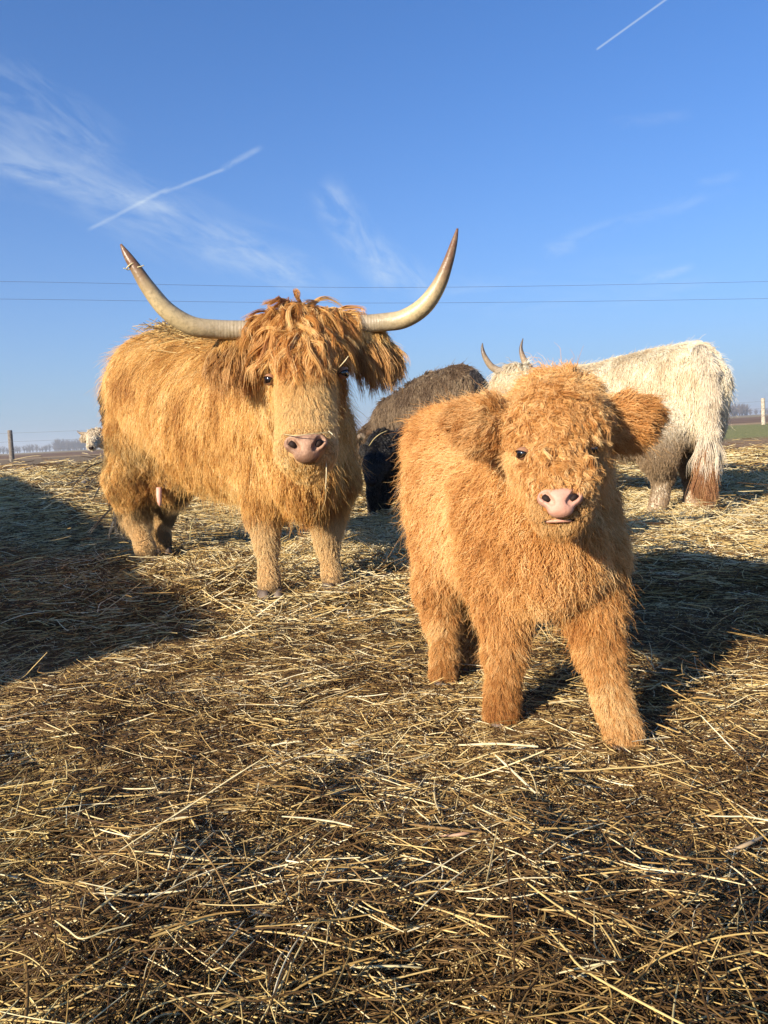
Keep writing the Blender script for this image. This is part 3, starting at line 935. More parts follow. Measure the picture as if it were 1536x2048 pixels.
    horn(root, [(-0.139, 2.970, 1.114), (-0.063, 2.960, 1.115), (0.032, 2.950, 1.116), (0.112, 2.930, 1.122), (0.187, 2.900, 1.160), (0.242, 2.880, 1.226), (0.279, 2.870, 1.304), (0.304, 2.870, 1.373), (0.319, 2.870, 1.423)],
         [.034, .034, .034, .0345, .033, .027, .0195, .0125, .004], M_HORN)
    for ft in ((-0.515, 3.290, 0.008), (-0.241, 3.380, 0.010), (-1.409, 4.500, 0.008), (-1.428, 4.870, 0.036)):
        hoof(root, ft, f * .7 + hf * .5, .056, .062)
    V2, F2 = tube([(-1.295, 4.460, 0.458), (-1.297, 4.455, 0.415), (-1.296, 4.450, 0.378), (-1.295, 4.450, 0.351)], [.016, .017, .014, .006], 10)
    mesh_obj('teat', V2, F2, M_TEAT, root)
    spec = {'body': (.115, .10, .8, .025, 1.1, .60, 1.0), 'belly': (.115, .14, 1.1, .05, 1.3, .65, 1.0), 'back': (.10, .14, .6, .03, 1.2, .55, 1.0),
            'rump': (.12, .2, .8, .05, 1.3, .55, 1.0), 'chest': (.12, .12, 1.0, .05, 1.4, .66, 1.0), 'neck': (.125, .09, 1.0, .025, 1.1, .60, 1.0),
            'arm': (.048, .15, .9, .06, 1.3, .62, 1.0), 'shank': (.014, .15, .3, .04, 1, .3, 1.4), 'thigh': (.065, .35, .7, .12, 1.6, .65, 1.0),
            'udder': (.05, .3, .5, .1, 1.3, .6, .6), 'crown': (.05, .15, .8, .08, 1.4, .6, 1.8), 'face': (.046, .10, .5, .03, 1.0, .5, 3.0),
            'lips': (.010, .1, .2, .02, 1, .3, 2.0), 'jaw': (.028, .2, .8, .05, 1.2, .5, 1.8), 'poll': (.05, .15, .9, .07, 1.4, .6, 1.8), 'ear': (.07, .2, 1.0, .05, 1.2, .6, 2.0)}
    def keep(P):
        k = np.ones(len(P))
        k *= np.where(nose_d(P) < .001, 0, 1)
        l = (P - nose_c) @ NA.T
        k *= np.where(np.linalg.norm(l / np.array((.064, .042, .12)), axis=1) < 1, 0, 1)
        for e_ in (eR, eL): k *= np.where(np.linalg.norm(P - e_, axis=1) < .021, 0, 1)
        return k
    def lenmod(P):
        k = .20 + .80 * S((nose_d(P) - .004) / .07)
        for e_ in (eR, eL): k = k * (.2 + .8 * S((np.linalg.norm(P - e_, axis=1) - .015) / .04))
        return k
    pal = [(.42, .19, .045), (.62, .345, .095), (.78, .50, .17), (.90, .67, .32)]
    def tint(R, col, st):
        # dirty lower hind legs and paler shins
        low = S((.42 - R[:, 2]) / .12)[:, None]
        col = col * (1 - low * .8) + np.array((.76, .56, .29)) * low * .8
        mud = (S((.115 - R[:, 2] + .05 * (vnoise(R, 22, 88, 2) - .5)) / .06) * .7)[:, None]
        col = col * (1 - mud) + np.array((.17, .105, .055)) * mud
        w_ = (S((.23 - np.linalg.norm((R - nose_c - np.array((0, .12, .12))) , axis=1)) / .08) * .5)[:, None]
        col = col * (1 - w_) + np.array((.82, .58, .27)) * w_
        dirt = (vnoise(R, 9, 77, 2) > .48) * S((R[:, 1] - 4.35) / .2) * S((.95 - R[:, 2]) / .3)
        return col * (1 - dirt * .6)[:, None]
    coat(B, V, F, root, spec, 300000, 36000, pal, seed=200, r0=.0011, keep=keep, tint=tint, lenmod=lenmod, Lref=.11, mess=.07, combn=.16, lenvar=.28)
    # forelock: long wavy locks falling from the poll over the brow and eyes
    n = 700
    th = rng.uniform(-1, 1, n)
    row = rng.random(n) ** 1.3
    c0 = np.array((-0.264, 2.930, 1.137))
    rt = c0 + A[0] * (th * (.105 - .015 * row))[:, None] + np.array((0, 0, 1.)) * (.03 * (1 - th ** 2) - .115 * row)[:, None] + hf * (-.10 + .22 * np.minimum(row * 2, 1) + rng.uniform(-.02, .02, n))[:, None]
    for _ in range(5): rt = rt - B.grad(rt) * B.d(rt)[:, None]
    first = nrm(hf * (.9 - .7 * row)[:, None] + A[0] * (th * .34 + .40 * rng.normal(size=n))[:, None] + DOWN * (.1 + .9 * row)[:, None])
    L = rng.uniform(.15, .34, n) * (1 - .35 * np.abs(th)) * (1 - .15 * row)
    pal2 = [(.32, .12, .026), (.52, .245, .06), (.68, .40, .13), (.85, .60, .28)]
    locks(B, root, rt, L, first, np.full(n, 1.5), rng.uniform(.03, .07, n), rng.uniform(1.0, 2.2, n), 24, .0045, pal2, .0010, 'forelock', push=.018, clump=.78, lift=.18, jit=.006, wander=.55, seg=18, ok=clear_of((eR, eL), .036))
    # ear fringes
    for nm, sgn, a, b_ in (('R', 1, (-0.466, 2.980, 1.065), (-0.582, 3.030, 1.054)), ('L', -1, (-0.073, 2.980, 1.052), (0.030, 3.030, 1.042))):
        n = 240
        u = rng.random(n)[:, None]
        rt = np.array(a) + (np.array(b_) - np.array(a)) * u + rng.normal(size=(n, 3)) * .014
        for _ in range(4): rt = rt - B.grad(rt) * B.d(rt)[:, None]
        lowk = rt[:, 2] < min(a[2], b_[2]) + .022
        rt, u = rt[lowk], u[lowk]; n = len(rt)
        first = nrm(A[0] * sgn * (.30 + .55 * u) + DOWN * .7 + hf * .25 + .2 * rng.normal(size=(n, 3)))
        L = rng.uniform(.11, .22, n) * (1.05 - .30 * u[:, 0])
        locks(B, root, rt, L, first, np.full(n, 1.6), np.full(n, .035), np.full(n, 1.2), 16, .006, [(.26, .11, .028), (.50, .26, .075), (.70, .44, .18)], .0009, 'ear_fringe', jit=.008, clump=.45, lift=.4, wander=.3, ok=clear_of((eR, eL), .040))
    # tail, its dark switch hanging behind the rump
    tp = [(-1.680, 4.980, 1.162), (-1.776, 5.060, 1.012), (-1.782, 5.080, 0.851), (-1.719, 5.040, 0.588), (-1.699, 5.000, 0.360)]
    V2, F2 = tube(*smooth_path(tp, [.036, .026, .020, .016, .012], 20), 10)
    tail = mesh_obj('tail', V2, F2, M_SKIN_BLACK, root)
    P, r = smooth_path(tp, [1] * 5, 60)
    n = 700
    k = rng.integers(3, 60, n)
    rt = P[k] + nrm(rng.normal(size=(n, 3))) * .02
    T = Body(60); T.cap(tp[0], tp[1], .03, .03, 'x', DOWN); T.cap(tp[3], tp[4], .02, .01, 'x', DOWN)
    L = np.where(k > 42, rng.uniform(.2, .38, n), rng.uniform(.03, .06, n))
    first = nrm(DOWN + .13 * rng.normal(size=(n, 3)))
    locks(T, tail, rt, L, first, np.full(n, .9), np.full(n, .05), np.full(n, 1.3), 10, .006, [(.010, .008, .007), (.03, .024, .02), (.06, .045, .03)], .0012, 'tail_hair', M_FUR_DARK, seg=8, lift=.06, clump=.5)
    return B, root
COWB, _ = cow_gold()
# ------------------------------------------------------------------ the other cattle
def simple_eye(parent, c_, r):
    V, F = sphere(c_, np.array((r, r, r)), np.eye(3), 12, 8)
    return mesh_obj('eye', V, F, M_EYE, parent)

def cow_white():
    f = nrm(np.array((-.55, .84, 0.))); back = -f
    A = frame(f)
    B = Body(45)
    bd = DOWN * .8 + back * .5
    B.cap((2.278, 5.780, 0.926), (2.137, 6.100, 0.913), .29, .30, 'body', bd)
    B.cap((2.136, 6.100, 0.874), (1.710, 6.750, 0.905), .31, .28, 'body', bd)
    B.cap((2.094, 6.100, 0.740), (1.796, 6.600, 0.725), .29, .26, 'belly', bd)
    B.cap((2.319, 5.720, 1.065), (1.997, 6.400, 1.046), .17, .16, 'back', back * .7 + DOWN * .4)
    B.cap((2.310, 5.550, 0.928), (2.313, 5.600, 0.680), .19, .17, 'rump', DOWN)
    B.cap((1.679, 6.800, 0.909), (1.305, 6.900, 0.977), .24, .15, 'neck', DOWN + back * .3)
    B.chain([(2.104, 5.650, 0.692), (2.012, 5.580, 0.443), (2.068, 5.660, 0.291)], [.20, .125, .072], 'thigh', DOWN)
    B.chain([(2.068, 5.660, 0.291), (2.022, 5.600, 0.131), (1.978, 5.575, 0.030)], [.068, .050, .060], 'shank', DOWN)
    B.chain([(2.403, 5.800, 0.642), (2.362, 5.800, 0.381), (2.378, 5.860, 0.245)], [.17, .11, .068], 'thigh', DOWN)
    B.chain([(2.378, 5.860, 0.245), (2.344, 5.800, 0.098), (2.320, 5.760, 0.027)], [.064, .050, .060], 'shank', DOWN)
    B.chain([(1.757, 6.700, 0.686), (1.726, 6.700, 0.341), (1.719, 6.700, 0.057)], [.15, .08, .055], 'shank', DOWN)
    B.chain([(1.575, 6.950, 0.698), (1.565, 6.950, 0.339), (1.557, 6.950, 0.090)], [.15, .08, .055], 'shank', DOWN)
    hd = nrm(np.array((-.6, .35, -.7)))
    HA = frame(nrm(np.array((-.8, .3, 0))))
    B.ell((1.202, 6.800, 1.072), (.15, .15, .17), HA, 'crown', -A[0] * .7 + DOWN * .6)
    B.cap((1.147, 6.750, 0.977), (0.981, 6.720, 0.726), .13, .085, 'face', hd)
    root = thing('cow', 'cream white cow with brown dirty hind legs facing away behind the orange calf', 'cow', (2.162, 5.733, 0.000))
    o, V, F = body_mesh(B, .032, 'body', M_SKIN_WHITE, root)
    horn(root, [(1.198, 6.760, 1.139), (1.079, 6.740, 1.178), (0.992, 6.730, 1.228), (0.938, 6.720, 1.311), (0.919, 6.720, 1.380), (0.921, 6.720, 1.430)], [.036, .034, .029, .022, .014, .004], M_HORN_W)
    horn(root, [(1.532, 6.900, 1.106), (1.409, 6.900, 1.156), (1.336, 6.900, 1.229), (1.295, 6.900, 1.319), (1.284, 6.900, 1.393), (1.304, 6.900, 1.471)], [.040, .038, .032, .024, .015, .004], M_HORN_W)
    V2, F2 = sphere((0.968, 6.680, 0.675), np.array((.07, .05, .06)), HA); mesh_obj('nose', V2, F2, M_NOSE_COW, root)
    for p in ((1.041, 6.640, 0.935), (1.216, 6.660, 0.927)): simple_eye(root, p, .022)
    # ear seen over the poll
    V2, F2 = tube(*smooth_path([(1.462, 6.880, 1.134), (1.525, 6.900, 1.167), (1.574, 6.920, 1.175)], [.03, .04, .012], 8), 10)
    mesh_obj('ear', V2, F2, M_SKIN_WHITE, root)
    for ft in ((1.978, 5.575, 0.007), (2.319, 5.760, 0.008), (1.718, 6.700, 0.026), (1.557, 6.950, 0.067)): hoof(root, ft, f, .06, .05)
    spec = {'body': (.085, .08, .7, .02, 1.1, .35, 1.0), 'belly': (.11, .15, .9, .06, 1.3, .6, 1.0), 'back': (.065, .4, .4, .05, 1.3, .5, 1.2),
            'rump': (.085, .08, .8, .02, 1.1, .35, 1.0), 'neck': (.10, .35, .8, .06, 1.3, .75, 1.2), 'thigh': (.05, .3, .7, .1, 1.5, .6, 1.2),
            'shank': (.016, .3, .4, .05, 1.2, .6, 1.2), 'crown': (.15, .3, .9, .05, 1.3, .8, 2.0), 'face': (.05, .3, .5, .05, 1, .6, 1.6)}
    pal = [(.60, .46, .28), (.75, .63, .43), (.84, .75, .55), (.88, .82, .66)]
    hipx = np.array((1.957, 5.600, 0.626))
    def tint(R, col, st):
        # manure stains on belly, thighs and hocks, pale feet
        n_ = vnoise(R, 6, 31, 3)
        d = S((.80 - R[:, 2]) / .34) * S((n_ - .10 - .30 * S((R[:, 2] - .45) / .3)) / .22) * S((R[:, 2] - .0) / .12) * .9
        stain = np.array((.26, .165, .08)) * (0.6 + .9 * st)[:, None]
        d = d[:, None]
        col = col * (1 - d) + stain * d
        ft = S((.20 - R[:, 2]) / .1)[:, None]
        return col * (1 - ft * .6) + np.array((.52, .36, .22)) * ft * .6
    coat(B, V, F, root, spec, 150000, 26000, pal, seed=300, r0=.0016, tint=tint, Lref=.08, mess=.05, combn=.12, tuft_k=.3, tuft=5)
    tp = [(2.257, 5.460, 1.168), (2.281, 5.380, 1.021), (2.292, 5.360, 0.814), (2.291, 5.380, 0.573), (2.269, 5.400, 0.364)]
    P, r = smooth_path(tp, [.035, .034, .030, .024, .016], 60)
    V2, F2 = tube(P[::3], r[::3], 10)
    tail = mesh_obj('tail', V2, F2, M_SKIN_WHITE, root)
    n = 2000
    k = (60 * rng.random(n) ** .8).astype(int)
    rt = P[k] + nrm(rng.normal(size=(n, 3))) * (r[k] * .9)[:, None]
    T = Body(60)
    for i in range(4): T.cap(tp[i], tp[i + 1], .04, .035, 'x', DOWN)
    L = np.where(k > 42, rng.uniform(.20, .34, n), rng.uniform(.06, .10, n))
    first = nrm(DOWN + .07 * rng.normal(size=(n, 3)))
    hi = k < 46
    for sel, pl in ((hi, [(.55, .44, .30), (.74, .64, .48), (.84, .77, .62)]), (~hi, [(.20, .09, .04), (.36, .17, .07), (.48, .28, .13)])):
        locks(T, tail, rt[sel], L[sel], first[sel], np.full(sel.sum(), .9), np.full(sel.sum(), .04), np.full(sel.sum(), 1.2), 12, .009, pl, .0012, 'tail_hair', seg=8, lift=.05, clump=.35, jit=.012)
cow_white()

def cow_brown():
    f = nrm(np.array((-.72, .69, 0.))); back = -f
    A = frame(f)
    B = Body(40)
    bd = DOWN * .8 + back * .5
    B.cap((0.760, 7.450, 0.985), (0.560, 7.700, 0.932), .30, .31, 'body', bd)
    B.cap((0.559, 7.700, 0.918), (0.216, 8.100, 0.808), .30, .28, 'body', bd)
    B.cap((0.550, 7.700, 0.710), (0.256, 8.000, 0.624), .28, .25, 'body', bd)
    B.cap((0.796, 7.400, 1.146), (0.472, 7.800, 1.065), .15, .15, 'body', bd)
    B.cap((0.822, 7.250, 1.042), (0.824, 7.250, 0.741), .16, .15, 'body', DOWN)
    B.cap((0.189, 8.100, 0.783), (-0.099, 8.150, 0.615), .21, .14, 'neck', DOWN + back * .2)
    B.cap((-0.097, 8.150, 0.641), (-0.211, 8.100, 0.465), .12, .08, 'head', DOWN)
    B.chain([(0.691, 7.400, 0.606), (0.651, 7.350, 0.323), (0.648, 7.350, 0.035)], [.16, .08, .06], 'leg', DOWN)
    B.chain([(0.907, 7.600, 0.593), (0.880, 7.600, 0.299), (0.879, 7.600, 0.026)], [.15, .08, .06], 'leg', DOWN)
    B.chain([(0.204, 8.100, 0.574), (0.191, 8.100, 0.312), (0.181, 8.100, 0.101)], [.14, .075, .055], 'leg', DOWN)
    B.chain([(0.395, 8.250, 0.562), (0.382, 8.250, 0.295), (0.373, 8.250, 0.102)], [.14, .075, .055], 'leg', DOWN)
    root = thing('cow', 'dark brown cow grazing with its head down behind the black calf', 'cow', (0.596, 8.798, 0.000))
    o, V, F = body_mesh(B, .036, 'body', M_SKIN_BROWN, root)
    horn(root, [(-0.132, 8.050, 0.644), (-0.196, 8.000, 0.689), (-0.239, 7.980, 0.650), (-0.253, 7.980, 0.599)], [.035, .03, .018, .004], M_HORN_W)
    V2, F2 = tube(*smooth_path([(-0.042, 8.050, 0.681), (-0.091, 8.000, 0.714), (-0.138, 7.980, 0.707)], [.03, .04, .012], 8), 10)
    mesh_obj('ear', V2, F2, M_SKIN_BROWN, root)
    for ft in ((0.647, 7.350, 0.011), (0.878, 7.600, 0.002), (0.179, 8.100, 0.075), (0.372, 8.250, 0.080)): hoof(root, ft, f, .06, .05)
    simple_eye(root, (-0.192, 8.000, 0.580), .022)
    spec = {'body': (.09, .12, .7, .03, 1.2, .6, 1.0), 'neck': (.11, .5, .7, .06, 1.3, .7, 1.0), 'head': (.06, .3, .6, .06, 1.2, .7, 1.3), 'leg': (.04, .3, .6, .06, 1.2, .6, 1.0)}
    pal = [(.085, .052, .028), (.15, .096, .055), (.23, .16, .095), (.33, .245, .15)]
    def tint(R, col, st):
        n_ = S((vnoise(R, 3.2, 41, 2) - .42) / .22)[:, None]
        return col * (1 - .45 * n_) + np.array((.26, .185, .11)) * .45 * n_
    coat(B, V, F, root, spec, 70000, 10000, pal, seed=400, r0=.0021, tint=tint)
    tp = [(0.889, 7.200, 1.219), (0.926, 7.160, 1.123), (0.946, 7.150, 0.962), (0.945, 7.150, 0.687), (0.925, 7.150, 0.434)]
    P, r = smooth_path(tp, [.02, .035, .035, .03, .02], 60)
    V2, F2 = tube(P[::3], r[::3], 10)
    tail = mesh_obj('tail', V2, F2, M_SKIN_BLACK, root)  # black tail and hair paint in the shaded side of the rump
    n = 1100; k = rng.integers(2, 60, n)
    rt = P[k] + nrm(rng.normal(size=(n, 3))) * (r[k] * 1.5)[:, None]
    T = Body(60)
    for i in range(4): T.cap(tp[i], tp[i + 1], .04, .03, 'x', DOWN)
    locks(T, tail, rt, rng.uniform(.10, .22, n), nrm(DOWN + .12 * rng.normal(size=(n, 3))), np.full(n, .9), np.full(n, .04), np.full(n, 1.2), 10, .008,
          [(.010, .008, .007), (.022, .017, .014), (.04, .03, .022)], .0022, 'tail_hair', M_FUR_DARK, seg=8, lift=.05, clump=.4)
cow_brown()

def calf_black():
    f = nrm(np.array((-.62, -.78, 0.))); back = -f
    A = frame(f)
    B = Body(55)
    bd = DOWN * .8 + back * .4
    B.cap((0.043, 6.550, 0.541), (0.239, 6.900, 0.545), .15, .16, 'body', bd)
    B.cap((0.016, 6.500, 0.514), (0.165, 6.800, 0.462), .13, .13, 'body', bd)
    B.cap((0.017, 6.500, 0.606), (-0.053, 6.300, 0.450), .12, .085, 'head', DOWN)
    B.cap((-0.053, 6.300, 0.450), (-0.079, 6.240, 0.352), .075, .055, 'head', DOWN)
    B.chain([(-0.067, 6.520, 0.378), (-0.090, 6.520, 0.188), (-0.101, 6.540, 0.058)], [.07, .042, .036], 'leg', DOWN)
    B.chain([(0.060, 6.620, 0.345), (0.015, 6.600, 0.154), (-0.009, 6.620, 0.024)], [.09, .055, .042], 'leg', DOWN)
    B.chain([(0.230, 6.950, 0.318), (0.207, 6.950, 0.138), (0.202, 6.950, 0.038)], [.10, .055, .042], 'leg', DOWN)
    B.chain([(0.141, 7.050, 0.318), (0.138, 7.050, 0.157), (0.132, 7.050, 0.051)], [.10, .055, .042], 'leg', DOWN)
    B.chain([(-0.098, 6.420, 0.572), (-0.131, 6.420, 0.566), (-0.166, 6.420, 0.542)], [.028, .034, .012], 'leg', DOWN)
    root = thing('calf', 'small black calf half hidden behind the orange calf, hay on its head', 'calf', (0.079, 7.032, 0.000))
    o, V, F = body_mesh(B, .022, 'body', M_SKIN_BLACK, root)
    for ft in ((-0.102, 6.540, 0.041), (-0.010, 6.620, 0.002), (0.201, 6.950, 0.020), (0.132, 7.050, 0.033)): hoof(root, ft, f, .045, .04)
    V2, F2 = sphere((-0.084, 6.200, 0.318), np.array((.045, .035, .03)), A); mesh_obj('nose', V2, F2, M_NOSTRIL, root)
    for p in ((-0.099, 6.280, 0.510), (0.010, 6.300, 0.495)): simple_eye(root, p, .014)
    spec = {'body': (.055, .4, .6, .08, 1.5, .7, 1.0), 'head': (.04, .4, .5, .08, 1.3, .7, 1.4), 'leg': (.018, .3, .6, .08, 1.3, .6, 1.2)}
    coat(B, V, F, root, spec, 34000, 4000, [(.006, .005, .004), (.012, .010, .008), (.022, .018, .014), (.04, .032, .024)], mat=M_FUR_DARK, seed=500, r0=.0022)
calf_black()

def calf_far():
    z0 = float(Hg(-4.9, 13.5))
    f = nrm(np.array((-.45, -.89, 0.))); back = -f
    A = frame(f)
    hf = nrm(np.array((.02, -1, 0.))); HA = frame(hf)
    B = Body(45)
    bd = DOWN * .8 + back * .4
    B.cap((-4.570, 13.400, 0.799), (-4.600, 14.100, 0.794), .20, .22, 'body', bd)
    B.cap((-4.556, 13.400, 0.660), (-4.614, 14.100, 0.631), .19, .19, 'body', bd)
    B.cap((-4.642, 13.200, 0.856), (-4.710, 13.000, 0.895), .15, .12, 'body', bd)
    B.ell((-4.776, 13.000, 0.915), (.14, .12, .12), HA, 'head', DOWN)
    B.cap((-4.762, 12.900, 0.848), (-4.744, 12.720, 0.758), .10, .07, 'head', DOWN)
    for top in ((-4.603, 13.300, 0.622), (-4.568, 13.500, 0.615), (-4.643, 14.100, 0.605), (-4.585, 14.200, 0.599)):
        B.chain([top, (top[0], top[1], float(Hg(top[0], top[1])) + .03)], [.08, .045], 'leg', DOWN)
    B.chain([(-4.878, 13.000, 0.903), (-4.945, 13.000, 0.898), (-5.015, 13.000, 0.869)], [.035, .05, .02], 'head', DOWN)
    root = thing('calf', 'white young cow with short dark horns far off behind the golden cow', 'calf', ((-4.601, 13.600, 0.615)[0], 13.6, z0))
    o, V, F = body_mesh(B, .035, 'body', M_SKIN_WHITE, root)
    horn(root, [(-4.874, 13.000, 0.945), (-4.948, 12.980, 0.965), (-5.011, 12.970, 0.977), (-5.057, 12.970, 1.013)], [.035, .03, .022, .006], M_HORN_W)
    horn(root, [(-4.714, 12.980, 0.962), (-4.668, 12.950, 0.984), (-4.664, 12.950, 1.025), (-4.678, 12.950, 1.051)], [.035, .03, .022, .006], M_HORN_W)
    V2, F2 = sphere((-4.734, 12.660, 0.718), np.array((.042, .03, .03)), HA); mesh_obj('nose', V2, F2, M_NOSTRIL, root)
    for p in ((-4.783, 12.800, 0.841), (-4.691, 12.820, 0.845)): simple_eye(root, p, .035)
    spec = {'body': (.07, .35, .6, .08, 1.3, .6, 1.0), 'head': (.04, .3, .5, .05, 1.2, .5, 1.5), 'leg': (.03, .3, .5, .05, 1.2, .5, 1.0)}
    def tint(R, col, st):
        w_ = S((R[:, 0] - (-4.665, 13.000, 0.842)[0]) / .1) * S(((-4.514, 13.000, 0.834)[0] - R[:, 0]) / .1)
        w_ = (w_ * .75)[:, None]
        return col * (1 - w_) + np.array((.16, .10, .06)) * w_
    coat(B, V, F, root, spec, 22000, 3000, [(.55, .44, .30), (.70, .60, .43), (.78, .70, .54)], seed=600, r0=.004, tint=tint)
calf_far()

# ------------------------------------------------------------------ straw bedding
STRAW_PAL = dict(
    wet=np.array([(.036, .018, .007), (.088, .047, .017), (.155, .090, .032), (.23, .142, .056)]),
    gold=np.array([(.25, .143, .044), (.38, .245, .082), (.52, .37, .145), (.64, .49, .225)]),
    pale=np.array([(.50, .38, .17), (.64, .52, .27), (.73, .62, .37), (.79, .70, .47)]))
def straw_material():
    m, t, b = material('straw')
    at = t.n('ShaderNodeAttribute', attribute_name='col')
    n_ = t.noise(t.n('ShaderNodeNewGeometry').outputs['Position'], 90, 3, .6)
    c = t.n('ShaderNodeVectorMath', operation='SCALE')
    t.link(at.outputs['Color'], c.inputs[0]); t.link(t.ramp(n_, .3, .7, .7, 1.2, 'LINEAR'), c.inputs['Scale'])
    t.link(c.outputs[0], b.inputs['Base Color'])
    b.inputs['Roughness'].default_value = .55; b.inputs['Specular IOR Level'].default_value = .18
    return m
M_STRAW = straw_material()
def lay(x, y, ang, L, r, zoff, tilt, col, k=5, bend=.16, kink=True):
    """straws lying on the ground: n x k points"""
    n = len(x)
    s_ = np.linspace(-.5, .5, k)[None] * L[:, None]
    bd = rng.normal(size=n) * bend
    px = x[:, None] + s_ * np.cos(ang)[:, None] - (s_ ** 2 / L[:, None] * bd[:, None]) * np.sin(ang)[:, None]
    py = y[:, None] + s_ * np.sin(ang)[:, None] + (s_ ** 2 / L[:, None] * bd[:, None]) * np.cos(ang)[:, None]
    g = Hg(x, y)
    gl = Hg(px.ravel(), py.ravel()).reshape(px.shape)
    base = .45 * g[:, None] + .55 * gl
    pz = base + zoff[:, None] + s_ * np.sin(tilt)[:, None] + np.abs(s_) ** 2 / L[:, None] * (rng.normal(size=n) * bend * .6)[:, None]
    if kink:
        kk = rng.random(n) < .22
        d = rng.normal(size=(n, 2)) * .45
        half = np.maximum(s_, 0)
        px = px + kk[:, None] * d[:, :1] * half; py = py + kk[:, None] * d[:, 1:] * half
    pz = np.maximum(pz, gl + .0008)
    P = np.stack([px, py, pz], -1)
    prof = np.array([.75] + [1.0] * (k - 2) + [.6])
    return P, r[:, None] * prof[None], col
def pick(pal, u):
    u = np.clip(u, 0, .999) * (len(pal) - 1); i = u.astype(int); f = (u - i)[:, None]
    return pal[i] * (1 - f) + pal[i + 1] * f
def field_points(n, y0, y1, p, wide=.64, extra=.6):
    u = rng.random(n)
    e = 1 - p
    y = (y0 ** e + u * (y1 ** e - y0 ** e)) ** (1 / e)
    x = (rng.random(n) * 2 - 1) * (wide * y + extra)
    return x, y
def bedding():
    Ps, Rs, Cs = [], [], []
    def add(t3): Ps.append(t3[0]); Rs.append(t3[1]); Cs.append(t3[2])
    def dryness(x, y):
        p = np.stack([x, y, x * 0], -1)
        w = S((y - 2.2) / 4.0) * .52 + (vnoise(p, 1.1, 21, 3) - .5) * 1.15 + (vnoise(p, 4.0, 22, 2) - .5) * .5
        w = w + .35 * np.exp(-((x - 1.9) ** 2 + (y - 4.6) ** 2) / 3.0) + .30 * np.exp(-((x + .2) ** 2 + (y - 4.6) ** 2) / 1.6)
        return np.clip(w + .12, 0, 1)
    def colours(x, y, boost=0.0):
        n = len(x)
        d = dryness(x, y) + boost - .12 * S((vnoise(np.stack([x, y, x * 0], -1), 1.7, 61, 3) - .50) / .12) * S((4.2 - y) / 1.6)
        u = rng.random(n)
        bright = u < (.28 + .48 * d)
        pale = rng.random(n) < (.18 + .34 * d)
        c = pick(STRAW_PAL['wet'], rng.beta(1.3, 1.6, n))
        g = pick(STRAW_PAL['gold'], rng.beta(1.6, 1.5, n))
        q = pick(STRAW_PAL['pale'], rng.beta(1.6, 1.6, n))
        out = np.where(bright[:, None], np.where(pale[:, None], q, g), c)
        p = np.stack([x, y, x * 0], -1)
        gr = (.22 * S((vnoise(p, .7, 51, 2) - .5) / .2))[:, None]       # some of it still greenish
        return out * (1 - gr) + out * np.array((.88, 1.0, .72)) * gr
    def piece(n, y0, y1, p, Lr, rr_, z, tiltsd, boost=0.0, wisp=.65, k=5):
        nw = int(n * wisp); ni = n - nw
        x, y = field_points(ni, y0, y1, p)
        a = rng.random(ni) * math.pi * 2
        per = 14
        cx_, cy_ = field_points(max(1, nw // per), y0, y1, p)
        ca = rng.random(len(cx_)) * math.pi * 2
        j = rng.integers(0, len(cx_), nw)
        sp = .035 + .02 * cy_[j] ** .5
        x = np.concatenate([x, cx_[j] + rng.normal(size=nw) * sp]); y = np.concatenate([y, cy_[j] + rng.normal(size=nw) * sp])
        a = np.concatenate([a, ca[j] + rng.normal(size=nw) * .38])
        y = np.clip(y, .55, 60)
        pp = np.stack([x, y, x * 0], -1)
        bare = S((vnoise(pp, 1.7, 61, 3) - .50) / .12) * S((4.2 - y) / 1.6)          # trodden muddy gaps
        kp = rng.random(n) > .35 * bare
        x, y, a = x[kp], y[kp], a[kp]; n = len(x)
        L = rng.uniform(*Lr, n) * rng.choice([.5, 1, 1, 1.25], n)
        r = rng.uniform(*rr_, n) * (1 + .05 * y)
        tus = vnoise(np.stack([x, y, x * 0], -1), 5.0, 71, 2)
        zo = rng.exponential(z, n) * (.5 + 2.2 * S((tus - .45) / .25)) - .004
        for fx, fy in FEET: zo = zo * (1 - .8 * np.exp(-((x - fx) ** 2 + (y - fy + .05) ** 2) / .16 ** 2))
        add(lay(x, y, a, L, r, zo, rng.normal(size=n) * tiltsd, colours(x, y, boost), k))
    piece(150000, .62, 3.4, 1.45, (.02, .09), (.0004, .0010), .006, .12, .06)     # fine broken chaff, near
    piece(66000, .62, 3.4, 1.45, (.05, .15), (.0005, .0011), .010, .12, .16)       # stalks, near
    piece(110000, 3.0, 7.5, 1.5, (.05, .20), (.0008, .0016), .013, .12, .14)
    piece(70000, 7.0, 15.5, 1.4, (.10, .32), (.0016, .0030), .018, .12, .05)
    piece(1800, .62, 4.5, 1.4, (.05, .15), (.0013, .0022), .012, .10, .22, .3)     # broad flat leaves
    piece(2200, .62, 9.0, 1.3, (.06, .18), (.0006, .0012), .015, .50, .2, .3)      # ends that stick up
    # loose fluffy heaps: behind the golden cow, round the white cow, on the rise to the left
    for hx, hy, sx, sy, n, zt in ((-.05, 4.4, .55, .5, 5200, .05), (-.12, 7.5, .8, .5, 6000, .08), (2.6, 4.7, 1.0, .5, 4200, .03), (3.6, 6.9, 1.3, .5, 6500, .07),
                                  (1.5, 5.3, .7, .35, 2600, .03), (-4.6, 9.6, 2.2, .8, 9000, .08), (-3.2, 11.3, 1.2, .5, 4000, .09), (-.95, 3.75, .4, .35, 2600, .05), (.15, 3.5, .5, .35, 2600, .04)):
        x = hx + rng.normal(size=n) * sx; y = hy + rng.normal(size=n) * sy
        L = rng.uniform(.10, .32, n); r = rng.uniform(.0010, .0019, n) * (1 + .06 * y)
        w = np.exp(-((x - hx) / sx) ** 2 / 2 - ((y - hy) / sy) ** 2 / 2)
